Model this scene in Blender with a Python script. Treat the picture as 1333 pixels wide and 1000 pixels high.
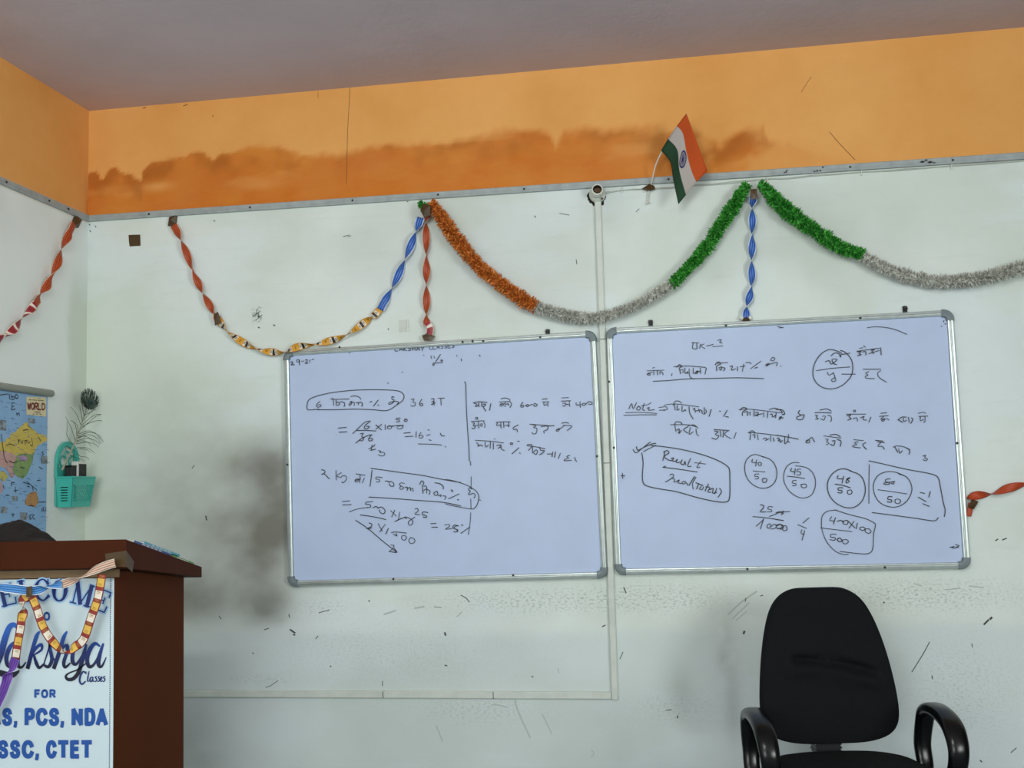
import bpy, bmesh, math, random
import numpy as np
from mathutils import Vector, Matrix, noise
PI = math.pi
random.seed(7)
for o in list(bpy.data.objects): bpy.data.objects.remove(o)
C = bpy.context.scene.collection
SC = bpy.context.scene

# ------------------------------------------------------------------ camera
FPX, YAW, PITCH, ROLL = 1460.94, -0.1682, 0.0955, -0.0265
CAM = Vector((2.4338, -4.1304, 1.30))
fw = Vector((math.sin(YAW)*math.cos(PITCH), math.cos(YAW)*math.cos(PITCH), math.sin(PITCH)))
r0 = Vector((math.cos(YAW), -math.sin(YAW), 0)); u0 = r0.cross(fw)
rt = math.cos(ROLL)*r0 + math.sin(ROLL)*u0
up = -math.sin(ROLL)*r0 + math.cos(ROLL)*u0
cd = bpy.data.cameras.new('camera'); cam = bpy.data.objects.new('camera', cd); C.objects.link(cam)
M3 = Matrix((rt, up, -fw)).transposed()
cam.matrix_world = Matrix.Translation(CAM) @ M3.to_4x4()
cd.sensor_width = 36; cd.sensor_fit = 'HORIZONTAL'; cd.lens = 36*FPX/1333
cd.clip_start = 0.05
SC.camera = cam
# ------------------------------------------------------------------ light and exposure
SC.view_settings.view_transform = 'Standard'; SC.view_settings.look = 'None'
SC.view_settings.gamma = 1; SC.view_settings.exposure = 0.38
SC.view_settings.use_curve_mapping = False
w = bpy.data.worlds.new('world'); SC.world = w; w.use_nodes = True
w.node_tree.nodes['Background'].inputs[0].default_value = (0.75, 0.88, 1.0, 1)
w.node_tree.nodes['Background'].inputs[1].default_value = 0.4
def area(name, loc, target, sx, sy, power, col):
    l = bpy.data.lights.new(name, 'AREA'); l.shape = 'RECTANGLE'; l.size = sx; l.size_y = sy
    l.energy = power; l.color = col
    o = bpy.data.objects.new(name, l); C.objects.link(o); o.location = loc
    o.rotation_euler = (Vector(target)-Vector(loc)).to_track_quat('-Z', 'Y').to_euler()
    return o
DAY = (0.93, 1.0, 0.97)
area('window_daylight_right', (5.72, -5.0, 1.7), (0.0, -1.4, 1.9), 1.9, 1.3, 112, DAY)
area('rear_fill_light', (1.2, -6.9, 1.85), (1.2, 0, 1.9), 2.2, 1.3, 66, DAY)  # unseen rear fill, added to brighten the left side of the board wall
area('tube_light_glow', (2.0, -4.0, 2.70), (1.4, 0, 1.6), 1.2, 0.12, 20, (0.95, 1.0, 0.97))

# ------------------------------------------------------------------ geometry of the view: pixel of the photo -> point on a surface of the room
def ray(u, v): return fw + (u-666.5)/FPX*rt - (v-500)/FPX*up
def on(u, v, ax, val):
    d = ray(u, v); return CAM + d*((val-CAM[ax])/d[ax])
def back(u, v, off=0.0): return on(u, v, 1, -off)
def left(u, v, off=0.0): return on(u, v, 0, off)

# ------------------------------------------------------------------ helpers
def lin(c):
    if isinstance(c, str): c = [int(c[i:i+2], 16)/255 for i in (0, 2, 4)]
    return tuple((x/12.92 if x <= .04045 else ((x+.055)/1.055)**2.4) for x in c[:3]) + (1,)
class NT:
    def __init__(s, m): s.t = m.node_tree; s.n = s.t.nodes; s.l = s.t.links
    def new(s, typ, **kw):
        x = s.n.new(typ)
        for k, v in kw.items(): setattr(x, k, v)
        return x
    def link(s, a, b): s.l.new(a, b)
    def mix(s, fac, a, b, mode='MIX'):
        x = s.new('ShaderNodeMix', data_type='RGBA', blend_type=mode)
        for i, val in ((0, fac), (6, a), (7, b)):
            if hasattr(val, 'is_linked'): s.link(val, x.inputs[i])
            else: x.inputs[i].default_value = val
        return x.outputs[2]
    def noise(s, scale, detail=3, rough=.5, vec=None, stretch=None):
        x = s.new('ShaderNodeTexNoise'); x.inputs['Scale'].default_value = scale
        x.inputs['Detail'].default_value = detail; x.inputs['Roughness'].default_value = rough
        if vec is None: vec = s.new('ShaderNodeTexCoord').outputs['Object']
        if stretch:
            mp = s.new('ShaderNodeMapping'); mp.inputs['Scale'].default_value = stretch
            s.link(vec, mp.inputs[0]); vec = mp.outputs[0]
        s.link(vec, x.inputs['Vector']); return x.outputs['Fac']
    def ramp(s, fac, stops, interp='LINEAR'):
        x = s.new('ShaderNodeValToRGB'); e = x.color_ramp.elements; x.color_ramp.interpolation = interp
        while len(e) < len(stops): e.new(0.5)
        for el, (p, c) in zip(e, stops):
            el.position = p; el.color = (c, c, c, 1) if isinstance(c, (int, float)) else c
        s.link(fac, x.inputs[0]); return x.outputs[0]
    def math(s, op, a, b=0.0):
        x = s.new('ShaderNodeMath', operation=op)
        for i, val in enumerate((a, b)):
            if hasattr(val, 'is_linked'): s.link(val, x.inputs[i])
            else: x.inputs[i].default_value = val
        return x.outputs[0]
    def attr(s, name):
        return s.new('ShaderNodeAttribute', attribute_name=name).outputs['Fac']
def mat(name, col, rough=.6, metal=0.0, var=0.0, vscale=20, bump=0.0, bscale=60, spec=.5, col2=None):
    m = bpy.data.materials.new(name); m.use_nodes = True; t = NT(m); b = t.n['Principled BSDF']
    c = lin(col); b.inputs['Base Color'].default_value = c; b.inputs['Roughness'].default_value = rough
    b.inputs['Metallic'].default_value = metal; b.inputs['Specular IOR Level'].default_value = spec
    if var or col2:
        c2 = lin(col2) if col2 else tuple(x*(1-var) for x in c[:3]) + (1,)
        f = t.ramp(t.noise(vscale, 4, .6), [(.35, 0.0), (.68, 1.0)])
        t.link(t.mix(f, c, c2), b.inputs['Base Color'])
    if bump:
        bp = t.new('ShaderNodeBump'); bp.inputs['Strength'].default_value = bump; bp.inputs['Distance'].default_value = .004
        t.link(t.noise(bscale, 4, .6), bp.inputs['Height']); t.link(bp.outputs[0], b.inputs['Normal'])
    return m
def thing(name, label, cat, loc=(0, 0, 0), rotz=0, group=None):
    o = bpy.data.objects.new(name, None); C.objects.link(o); o.empty_display_size = .05
    o.location = loc; o.rotation_euler = (0, 0, rotz); o['label'] = label; o['category'] = cat
    if group: o['group'] = group
    return o
def world_loc(o):
    v = Vector(o.location)
    while o.parent: o = o.parent; v += Vector(o.location)
    return v
def obj(name, bm, mats, parent=None, local=False, smooth=False, label=None, cat=None, group=None, kind=None):
    """link a bmesh as ONE mesh object; coordinates are world ones unless local"""
    me = bpy.data.meshes.new(name)
    if parent is not None and not local:
        bmesh.ops.translate(bm, verts=bm.verts, vec=-world_loc(parent))
    bm.to_mesh(me); bm.free()
    for m in (mats if isinstance(mats, (list, tuple)) else [mats]): me.materials.append(m)
    if smooth:
        for p in me.polygons: p.use_smooth = True
    o = bpy.data.objects.new(name, me); C.objects.link(o)
    if parent is not None: o.parent = parent
    if label: o['label'] = label
    if cat: o['category'] = cat
    if group: o['group'] = group
    if kind: o['kind'] = kind
    return o
def at_base(o):
    """move a one-mesh thing's origin to its own centre"""
    me = o.data; n = len(me.vertices); a = np.empty(n*3); me.vertices.foreach_get('co', a); a = a.reshape(-1, 3)
    c = (a.min(0)+a.max(0))/2; a -= c; me.vertices.foreach_set('co', a.ravel()); o.location = c; me.update(); return o
BM = bmesh.new
def box(bm, x0, x1, y0, y1, z0, z1, mi=0, bev=0.0):
    v = [bm.verts.new(p) for p in ((x0,y0,z0),(x1,y0,z0),(x1,y1,z0),(x0,y1,z0),(x0,y0,z1),(x1,y0,z1),(x1,y1,z1),(x0,y1,z1))]
    return hexa(bm, v, mi, bev)
def hexa(bm, v, mi=0, bev=0.0):
    v = [x if isinstance(x, bmesh.types.BMVert) else bm.verts.new(x) for x in v]
    fs = [bm.faces.new([v[i] for i in q]) for q in ((0,3,2,1),(4,5,6,7),(0,1,5,4),(1,2,6,5),(2,3,7,6),(3,0,4,7))]
    for f in fs: f.material_index = mi
    if bev:
        es = list({e for f in fs for e in f.edges})
        r = bmesh.ops.bevel(bm, geom=es, offset=bev, segments=2, affect='EDGES', profile=.5)
        for f in r['faces']: f.material_index = mi
    return v
def frame_of(t, hint=Vector((0, 0, 1))):
    t = t.normalized(); a = hint if abs(t.dot(hint)) < .95 else Vector((1, 0, 0))
    s = t.cross(a).normalized(); return s, s.cross(t).normalized()
def tube(bm, pts, r, n=8, mi=0, cap=True, closed=False, hint=Vector((0, 0, 1)), sec=None):
    """sweep a round (or given) section along points; r number or list; sec = list of (a, b) section points"""
    pts = [Vector(p) for p in pts]; rings = []
    N = len(pts)
    for i, p in enumerate(pts):
        if closed: t = pts[(i+1) % N]-pts[i-1]
        else: t = pts[min(i+1, N-1)]-pts[max(i-1, 0)]
        s, u = frame_of(t, hint); ri = r[i] if isinstance(r, (list, tuple)) else r
        if sec: ring = [bm.verts.new(p+s*a*ri+u*b*ri) for a, b in sec]
        else: ring = [bm.verts.new(p+s*math.cos(2*PI*k/n)*ri+u*math.sin(2*PI*k/n)*ri) for k in range(n)]
        rings.append(ring)
    for i in range(N if closed else N-1):
        A, B = rings[i], rings[(i+1) % N]; m = len(A)
        for k in range(m):
            f = bm.faces.new((A[k], A[(k+1) % m], B[(k+1) % m], B[k])); f.material_index = mi
    if cap and not closed:
        for R_ in (rings[0][::-1], rings[-1]): f = bm.faces.new(R_); f.material_index = mi
    return rings
def lathe(bm, o, d, prof, n=28, mi=0):
    """profile (radius, distance) turned round the axis d through o"""
    s, u = frame_of(d); rings = [[bm.verts.new(o+d*y+(s*math.cos(2*PI*k/n)+u*math.sin(2*PI*k/n))*r) for k in range(n)] for r, y in prof]
    for A, B in zip(rings, rings[1:]):
        for k in range(n): f = bm.faces.new((A[k], A[(k+1) % n], B[(k+1) % n], B[k])); f.material_index = mi
    return rings
def cyl(bm, a, b, r0_, r1=None, n=16, mi=0):
    return tube(bm, [a, b], [r0_, r0_ if r1 is None else r1], n, mi)
def catmull(P, k=4):
    P = [Vector(p) for p in P]
    if len(P) < 3: 
        return P if len(P) < 2 else [P[0].lerp(P[1], i/k) for i in range(k+1)]
    out = []
    for i in range(len(P)-1):
        p0, p1, p2, p3 = P[max(i-1, 0)], P[i], P[i+1], P[min(i+2, len(P)-1)]
        for j in range(k):
            t = j/k
            out.append(.5*((2*p1)+(p2-p0)*t+(2*p0-5*p1+4*p2-p3)*t*t+(3*p1-p0-3*p2+p3)*t**3))
    out.append(P[-1]); return out
def resample(P, step):
    """arc-length resampling"""
    P = [Vector(p) for p in P]; L = [0]
    for a, b in zip(P, P[1:]): L.append(L[-1]+(b-a).length)
    n = max(2, int(round(L[-1]/step))+1); out = []; j = 0
    for i in range(n):
        s = L[-1]*i/(n-1)
        while j < len(P)-2 and L[j+1] < s: j += 1
        d = L[j+1]-L[j]; out.append(P[j].lerp(P[j+1], 0 if d == 0 else (s-L[j])/d))
    return out, L[-1]
STK = [0]
def flat_stroke(bm, pts, wd, nrm, mi=0, smooth_k=3):
    """a flat ribbon of ink along 3D points lying in a plane with normal nrm; wd number or list per point"""
    if isinstance(wd, (list, tuple)):
        q = [Vector((p[0], p[1], p[2])) for p in pts]; k = smooth_k
        P = catmull(q, k); n = len(P); W_ = [np.interp(i/(n-1)*(len(q)-1), range(len(q)), wd) for i in range(n)]
    else:
        P = catmull(pts, smooth_k) if len(pts) > 2 else [Vector(p) for p in pts]; W_ = [wd]*len(P)
    STK[0] = (STK[0]+1) % 14; lift = nrm*(STK[0]*4e-5)      # crossing strokes lie on one another
    P = [p+lift for p in P]
    prev = None
    for i, p in enumerate(P):
        t = P[min(i+1, len(P)-1)]-P[max(i-1, 0)]
        if t.length < 1e-9: t = Vector((1, 0, 0))
        s = nrm.cross(t).normalized()*W_[i]/2
        e = t.normalized()*(W_[i]*.3 if i in (0, len(P)-1) else 0)*(-1 if i == 0 else 1)
        cur = (bm.verts.new(p+s+e), bm.verts.new(p-s+e))
        if prev:
            f = bm.faces.new((prev[0], prev[1], cur[1], cur[0])); f.material_index = mi
            if f.normal.length == 0: f.normal_update()
        prev = cur
def poly(bm, pts, mi=0):
    f = bm.faces.new([bm.verts.new(p) for p in pts]); f.material_index = mi; return f
def rnd(a, b): return random.uniform(a, b)

# ------------------------------------------------------------------ materials
def wall_material():
    m = bpy.data.materials.new('distempered_wall'); m.use_nodes = True; t = NT(m); b = t.n['Principled BSDF']
    b.inputs['Roughness'].default_value = .75; b.inputs['Specular IOR Level'].default_value = .25
    # lower white part: off-white with a green cast, blotchy repaint, brush streaks and fine dirt
    white = t.mix(t.ramp(t.noise(1.6, 4, .55), [(.42, 0.0), (.58, 1.0)]), lin('dde4e0'), lin('d3dbd3'))
    white = t.mix(t.ramp(t.noise(1.1, 5, .6, stretch=(.6, 1, 1.4)), [(.5, 0.0), (.56, .55)]), white, lin('dde6e8'))
    white = t.mix(t.ramp(t.noise(9, 5, .7, stretch=(.5, .5, 3)), [(.55, 0.0), (.8, .5)]), white, lin('c8d1ca'))
    white = t.mix(t.ramp(t.noise(55, 3, .7), [(.66, 0.0), (.78, .35)]), white, lin('a9b0a4'))
    white = t.mix(t.attr('recoat'), white, lin('e9efec'))
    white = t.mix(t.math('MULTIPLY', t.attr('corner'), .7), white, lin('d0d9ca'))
    white = t.mix(t.math('MULTIPLY', t.attr('lower'), .6), white, lin('c3ced1'))
    white = t.mix(t.math('MULTIPLY', t.attr('grime'), .95), white, lin('5f594a'))
    scuff = t.math('MULTIPLY', t.attr('scuff'), t.ramp(t.noise(120, 4, .7, stretch=(.7, .7, 1.2)), [(.50, 0.0), (.66, 1.0)]))
    white = t.mix(scuff, white, lin('8f9893'))
    # upper orange band with its damp stain
    orange = t.mix(t.ramp(t.noise(2.2, 4, .6), [(.35, 0.0), (.7, 1.0)]), lin('e7a962'), lin('dc9a50'))
    orange = t.mix(t.ramp(t.noise(60, 3, .7), [(.62, 0.0), (.75, .3)]), orange, lin('cf9050'))
    deep = t.mix(t.ramp(t.noise(5, 5, .65, stretch=(.6, 1, 1.6)), [(.38, 0.0), (.7, 1.0)]), lin('c4620a'), lin('cf7a22'))
    deep = t.mix(t.attr('tide'), deep, lin('a0520e'))
    orange = t.mix(t.attr('stain'), orange, deep)
    col = t.mix(t.attr('band'), white, orange)
    t.link(col, b.inputs['Base Color'])
    bp = t.new('ShaderNodeBump'); bp.inputs['Strength'].default_value = .25; bp.inputs['Distance'].default_value = .004
    h = t.math('ADD', t.noise(14, 5, .6), t.math('MULTIPLY', t.noise(90, 3, .6), .35))
    t.link(h, bp.inputs['Height']); t.link(bp.outputs[0], b.inputs['Normal'])
    return m
MW = wall_material()
M = dict(
    ceil=mat('ceiling_paint', 'cdc0c6', .9, var=.08, vscale=2.5, bump=.35, bscale=35, spec=.1),
    floor=mat('floor_cement', '66757f', .7, var=.15, vscale=6),
    tan=mat('tan_room_paint', '5f4630', .8, var=.05, vscale=3),
    plain=mat('room_paint', 'd9dfd6', .8, var=.05, vscale=3),
    trim=mat('grey_batten', 'a3abab', .5, var=.22, vscale=25),
    nail=mat('nail_head', '2a2725', .5, .3),
    pvc=mat('white_pvc', 'cdd2ca', .45, var=.12, vscale=14),
    board=mat('whiteboard_enamel', 'b9c7e4', .36, var=.045, vscale=7, spec=.16),
    alu=mat('aluminium', 'c3cac8', .36, .75, var=.15, vscale=30),
    cap=mat('grey_plastic', '6f7a7e', .45, var=.1),
    ink=mat('marker_ink', '23252f', .5), ink2=mat('faint_marker_ink', '7f879d', .6),
    tape=mat('brown_tape', '4c361a', .4, var=.2, vscale=60),
    mark=mat('wall_mark', '4b4f4c', .9), crack=mat('plaster_crack', '85532a', .9), mark2=mat('faint_wall_mark', 'b3bbb6', .9),
    black=mat('chair_fabric', '17191b', .95, var=.25, vscale=300, bump=.3, bscale=700, spec=.12),
    plastic=mat('black_plastic', '090a0b', .24, spec=.32, var=.1, vscale=30),
    steel=mat('dark_steel', '2b2c2e', .4, .6),
    lam=mat('brown_laminate', '45200f', .6, var=.14, vscale=9, spec=.08),
    lamside=mat('dark_brown_laminate', '502710', .6, var=.12, vscale=6, spec=.05),
    teal=mat('teal_plastic', '3fb3a4', .4, var=.06),
    white=mat('white_plastic', 'd8dad4', .4), dark=mat('black_rubber', '202123', .6),
    soot=mat('soot', '25231f', .95), ceram=mat('bakelite_white', 'c9ccc2', .3), brass=mat('brass', '5e4630', .5, .5), bore=mat('brown_bore', '4a3a30', .6),
    wire=mat('pale_wire', 'b9bdb4', .5),
    cloth=mat('dark_cloth', '1b1311', .95, var=.3, vscale=40, bump=.5, bscale=80),
    stick=mat('white_stick', 'c9c6bd', .4),
)

# ------------------------------------------------------------------ the room shell
RX, RY, CZ = 5.6, -6.8, 2.9026            # right wall, rear wall, ceiling
ZT = lambda x: 2.4495-0.0048*x            # height of the grey batten under the orange band
def lattice(x, y, seed):
    n = (x.astype(np.int64)*374761393+y.astype(np.int64)*668265263+seed*1442695041) & 0x7fffffff
    n = ((n ^ (n >> 13))*1274126177) & 0x7fffffff
    return ((n ^ (n >> 16)) & 0xffff)/65535.0
def vnoise(x, y, seed):
    xi, yi = np.floor(x), np.floor(y); fx, fy = x-xi, y-yi; fx = fx*fx*(3-2*fx); fy = fy*fy*(3-2*fy)
    a, b_ = lattice(xi, yi, seed), lattice(xi+1, yi, seed); c, d = lattice(xi, yi+1, seed), lattice(xi+1, yi+1, seed)
    return (a*(1-fx)+b_*fx)*(1-fy)+(c*(1-fx)+d*fx)*fy
def fbm(x, y, seed=1, oct=4):
    s = 0; a = .5
    for i in range(oct): s = s+a*vnoise(x*2**i, y*2**i, seed+i); a *= .5
    return s/(1-.5**oct)
def sstep(a, b_, x): t = np.clip((x-a)/(b_-a), 0, 1); return t*t*(3-2*t)
# top edge of the damp stain along the wall: (x, height), read off once from the wall surface
STAIN = [(100,264),(107,245),(115,228),(126,225),(133,236),(138,225),(152,220),(165,226),(183,238),(185,221),(200,212),(238,203),
         (259,198),(279,205),(321,193),(366,192),(386,201),(445,201),(486,191),(531,188),(560,184),(584,186),(633,176),(681,168),
         (714,173),(724,190),(734,174),(771,170),(819,166),(864,172),(908,172),(937,190),(965,170),(993,164),(1000,182),(1026,188),
         (1054,200),(1110,214)]
SX = np.array([back(u, v).x for u, v in STAIN]); SZ = np.array([back(u, v).z for u, v in STAIN])
def blob(X, Z, u, v, ru, rv, p=1.0):
    c = back(u, v); k = 1/355.0
    return np.exp(-(((X-c.x)/(ru*k))**2+((Z-c.z)/(rv*k))**2)*p)
def masks(X, Z):
    n1 = fbm(X*7, Z*7, 3); n2 = fbm(X*26, Z*26, 9); n3 = fbm(X*3, Z*9, 21)
    top = np.interp(X, SX, SZ)+(n2-.5)*.04
    soft = np.interp(X, [0, .4, .8, 1.5, 2.6, 3.2], [.012, .012, .03, .045, .05, .05])
    st = sstep(-.5*soft, .5*soft, top-Z)
    fade = np.interp(X, [-.03, .0, 1.7, 2.15, 2.4, 2.75, 3.0, 3.15], [0, 1, 1, .95, .6, .5, .42, 0])
    pale = sstep(.62, .75, n3)*.35                      # rubbed pale patches inside the stain
    pale = np.maximum(pale, .75*blob(X, Z, 205, 243, 22, 7))
    pale = np.maximum(pale, .45*blob(X, Z, 335, 240, 40, 8))
    stain = st*fade*(1-pale)*(.82+.36*(n1-.5))
    stain = np.where(X > 2.35, stain*(.5+1.3*sstep(.42, .62, n1)), stain)
    tide = sstep(.09, .0, np.abs(top-.03-Z)/1.0)*sstep(.35, .6, n1)*.7*st
    g = .8*blob(X, Z, 356, 640, 32, 62)+.75*blob(X, Z, 350, 690, 34, 32)+.6*blob(X, Z, 335, 612, 55, 34)+.5*blob(X, Z, 305, 678, 60, 24)
    g += .6*blob(X, Z, 345, 788, 34, 24)+.6*blob(X, Z, 252, 780, 46, 26)+.3*blob(X, Z, 300, 740, 80, 50)+.45*blob(X, Z, 345, 735, 30, 40)
    g += .25*blob(X, Z, 240, 640, 100, 130)+.24*blob(X, Z, 250, 960, 40, 70)
    g *= .62+.75*n1
    g = 1-np.exp(-1.5*g*(.7+.6*fbm(X*16, Z*22, 33)))
    g += .16*blob(X, Z, 885, 900, 14, 30)+.22*blob(X, Z, 945, 850, 18, 60)*n2*1.6+.25*blob(X, Z, 955, 930, 12, 40)
    g += .12*blob(X, Z, 790, 257, 30, 40)
    g += .10*sstep(.5, .7, fbm(X*1.3, Z*1.8, 40))
    sc = blob(X, Z, 700, 782, 110, 14)+blob(X, Z, 860, 778, 70, 16)+.9*blob(X, Z, 1190, 775, 110, 18)+.6*blob(X, Z, 335, 885, 40, 6)
    sc += .6*blob(X, Z, 620, 925, 70, 18)+.8*blob(X, Z, 334, 410, 8, 10)+.5*blob(X, Z, 420, 790, 40, 12)+.45*blob(X, Z, 1250, 900, 60, 60)
    sc += .4*blob(X, Z, 880, 920, 60, 20)+.3*blob(X, Z, 500, 850, 150, 40)
    return np.clip(stain, 0, 1), np.clip(tide, 0, 1), np.clip(g, 0, .9), np.clip(sc, 0, .8)
def wall_grid(name, along, n0, n1_, sx, z1):
    """a finely divided wall: 'x' = back wall along X, 'y' = left wall along Y"""
    A = np.arange(n0, n1_+1e-6, sx); Zs = np.arange(0, z1+1e-6, z1/round(z1/sx))
    na, nz = len(A), len(Zs); AA, ZZ = np.meshgrid(A, Zs, indexing='ij')
    co = np.zeros((na*nz, 3)); co[:, 2] = ZZ.ravel(); co[:, 0 if along == 'x' else 1] = AA.ravel()
    i = np.arange(na*nz).reshape(na, nz)
    q = np.stack([i[:-1, :-1], i[1:, :-1], i[1:, 1:], i[:-1, 1:]], -1).reshape(-1, 4)
    if along == 'y': q = q[:, ::-1]                     # faces look into the room
    me = bpy.data.meshes.new(name); me.from_pydata(co.tolist(), [], q.tolist())
    X, Z = AA.ravel(), ZZ.ravel()
    if along == 'x': ms = masks(X, Z)
    else:
        ms = list(masks(X*1.0-.0, Z)); ms[0] = sstep(-.035, .0, X-.02*(Z-2.45)*8)*sstep(2.62, 2.5, Z)*.8; ms[1] = ms[0]*0
        ms[2] = .14*sstep(.5, .7, fbm(X*1.5, Z*2, 77))+.0*X; ms[3] = ms[0]*0
    zt = ZT(X) if along == 'x' else ZT(X*0)
    nz_ = fbm(X*4, Z*4, 90)
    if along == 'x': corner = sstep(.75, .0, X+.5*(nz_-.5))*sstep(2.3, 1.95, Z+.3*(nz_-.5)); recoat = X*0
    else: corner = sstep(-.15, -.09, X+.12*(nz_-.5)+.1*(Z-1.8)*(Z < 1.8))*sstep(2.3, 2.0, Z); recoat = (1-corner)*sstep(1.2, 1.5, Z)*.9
    lower = sstep(.035, -.035, Z-.78-.05*(fbm(X*3, Z*3, 60)-.5)-.02*sstep(2.2, 3.0, X))   # greyer coat of paint on the lower wall
    lower = lower*(.75+.4*(fbm(X*2, Z*2, 61)-.5)) if along == 'x' else lower*.4
    for nm, val in zip(('stain', 'tide', 'grime', 'scuff', 'band', 'lower', 'corner', 'recoat'), list(ms)+[sstep(-.004, .004, Z-zt-.001), lower, corner, recoat]):
        a = me.attributes.new(nm, 'FLOAT', 'POINT'); a.data.foreach_set('value', np.asarray(val, dtype=np.float32))
    me.materials.append(MW); me.materials.append(M['mark']); me.materials.append(M['mark2']); me.materials.append(M['crack'])
    o = bpy.data.objects.new(name, me); C.objects.link(o); o['kind'] = 'structure'
    return o
# the back wall carries small scratches, chips and scribbles on its paint (same mesh, own material)
MARKS = ["1210 836 1202 851 1187 875|1.0", "1281 813 1287 807|2", "1289 806 1291 804|2.4", "579 824 580 827|2.4", "969 822 968 825|2.4", "600 775 607 779 611 784|1",
    "784 816 788 814|1.3", "812 765 815 772|1.4", "692 880 694 882|1.2", "579 866 582 867|1.4", "378 820 384 824|2.2", "382 826 384 827|1.6", "344 820 350 818|1", "376 800 377 804|1.2", "415 798 429 794|1",
    "411 832 414 828|1", "285 802 288 806|1", "430 867 431 868|1.4", "329 850 330 851|1.4", "498 887 498 893|1", "500 899 500 906|1", "346 895 352 893 362 886|.8", "811 849 807 858|.9", "882 932 882 935|1.4", "480 782 481 783|1.5",
    "268 672 269 677|2", "250 610 253 606|1", "447 308 455 306|1", "453 309 457 307|.8", "278 287 280 288|1", "335 402 333 411|.9", "338 406 329 412|.9", "341 410 333 417|.9", "336 426 338 427|1.4", "356 423 358 424|1.4",
    "116 292 117 293|1.2", "117 300 118 302|1.2", "124 294 125 296|1.1", "1276 990 1278 992|1.4", "1213 880 1214 884|1.2", "1265 838 1266 843|.9", "750 338 751 344|.9", "1100 870 1100 872|1.2", "1296 704 1299 702|1.4", "1305 703 1310 701|1.4",
    "728 278 741 280|.8", "696 281 697 283|1.2", "828 276 832 272|.8", "505 428 506 429|1.2", "530 262 531 263|1", "970 783 971 779|1", "990 776 993 775|1", "1150 784 1151 785|1.6", "565 790 575 791|.7", "867 925 874 924|.9", "1316 980 1323 974|1"]
MARKS2 = ["670 912 676 930 690 960|2.2", "706 930 718 955|1.6", "948 800 965 784 985 770|1.6", "953 806 975 785|1.2", "958 808 972 796|1", "952 796 962 787|1", "568 945 576 965|2", "770 976 773 982 769 986|1", "640 918 648 918 660 921|1.6", "726 870 728 876|1", "1100 905 1120 908|1", "595 803 601 797|1.5", "500 800 515 795|2", "540 792 552 790|2", "1190 760 1200 763|1.4", "1262 763 1280 765|1.4", "1230 768 1250 766|1.4"]
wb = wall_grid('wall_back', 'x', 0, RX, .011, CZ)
bm = BM(); bm.from_mesh(wb.data)
MARKS3 = ['457 70 456 100 455 128 453 160 452 190 451 240|.6', '1056 100 1048 112 1043 120|.5', '1080 172 1092 186 1113 208|.7', '414 120 414 128|.6', '277 150 277 152|1', '239 138 244 136|1.2', '186 141 190 140|1.2']
for lst, mi in ((MARKS, 1), (MARKS2, 2), (MARKS3, 3)):
    for s in lst:
        p, wd = s.split('|'); a = [float(x) for x in p.split()]
        flat_stroke(bm, [back(a[i], a[i+1], .0008) for i in range(0, len(a), 2)], float(wd)*.0029, Vector((0, -1, 0)), mi)
for dx, dz, s_ in [(rnd(-.022, .022), rnd(-.03, .03), rnd(.002, .006)) for _ in range(26)]:      # chipped star of bare plaster
    c = back(335, 410, .0008)+Vector((dx, 0, dz)); poly(bm, [c+Vector((s_*math.cos(a), 0, s_*math.sin(a))) for a in (0, 1.6, 3, 4.5)], 2)
bm.to_mesh(wb.data); bm.free()
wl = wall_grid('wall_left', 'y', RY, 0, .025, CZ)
def slab_obj(name, quads, m):
    bm = BM()
    for b_ in quads: box(bm, *b_)
    o = obj(name, bm, m, kind='structure'); return o
slab_obj('floor', [(0, RX, RY, 0, -.1, 0)], M['floor'])
slab_obj('ceiling', [(-.02, RX, RY, .02, CZ, CZ+.1)], M['ceil'])
# right wall with its window opening; rear opening is added for the fill light
slab_obj('wall_right', [(RX, RX+.1, RY, -6.0, 0, CZ), (RX, RX+.1, -4.0, 0, 0, CZ), (RX, RX+.1, -6.0, -4.0, 0, 1.0), (RX, RX+.1, -6.0, -4.0, 2.4, CZ)], M['tan'])
slab_obj('wall_rear', [(0, .1, RY-.1, RY, 0, CZ), (2.3, RX, RY-.1, RY, 0, CZ), (.1, 2.3, RY-.1, RY, 0, 1.1), (.1, 2.3, RY-.1, RY, 2.55, CZ)], M['plain'])
# grey batten (casing strip) under the orange band, with its nail heads
def batten(name, P, Q, inward, nails, flakes=()):
    bm = BM(); P, Q = Vector(P), Vector(Q); h = .013; d = inward*.012
    hexa(bm, [P-Vector((0, 0, h)), Q-Vector((0, 0, h)), Q-Vector((0, 0, h))+d, P-Vector((0, 0, h))+d, P+Vector((0, 0, h)), Q+Vector((0, 0, h)), Q+Vector((0, 0, h))+d, P+Vector((0, 0, h))+d], 0, .003)
    t = (Q-P).normalized()
    hexa(bm, [P+d+Vector((0, 0, -.004)), Q+d+Vector((0, 0, -.004)), Q+d*1.12+Vector((0, 0, -.004)), P+d*1.12+Vector((0, 0, -.004)), P+d+Vector((0, 0, -.001)), Q+d+Vector((0, 0, -.001)), Q+d*1.12+Vector((0, 0, -.001)), P+d*1.12+Vector((0, 0, -.001))], 0)
    for s in nails:
        c = P+t*s+d; cyl(bm, c, c+inward*.004, .0045, .0035, 8, 1)
    for s, w_ in flakes:
        for k in range(4):
            c = P+t*(s+w_*(k/3-.5))+d*1.12+Vector((0, 0, rnd(-.008, .008)))+inward*.0006; a_, b_ = t*w_*rnd(.12, .3), Vector((0, 0, rnd(.002, .005)))
            poly(bm, [c-a_, c+b_, c+a_, c-b_], 1)
    bmesh.ops.recalc_face_normals(bm, faces=bm.faces)
    return obj(name, bm, [M['trim'], M['nail']], kind='structure')
bx = [back(u, 250).x for u in (196, 327, 460, 571, 683, 871, 1108, 1242)]
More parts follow.
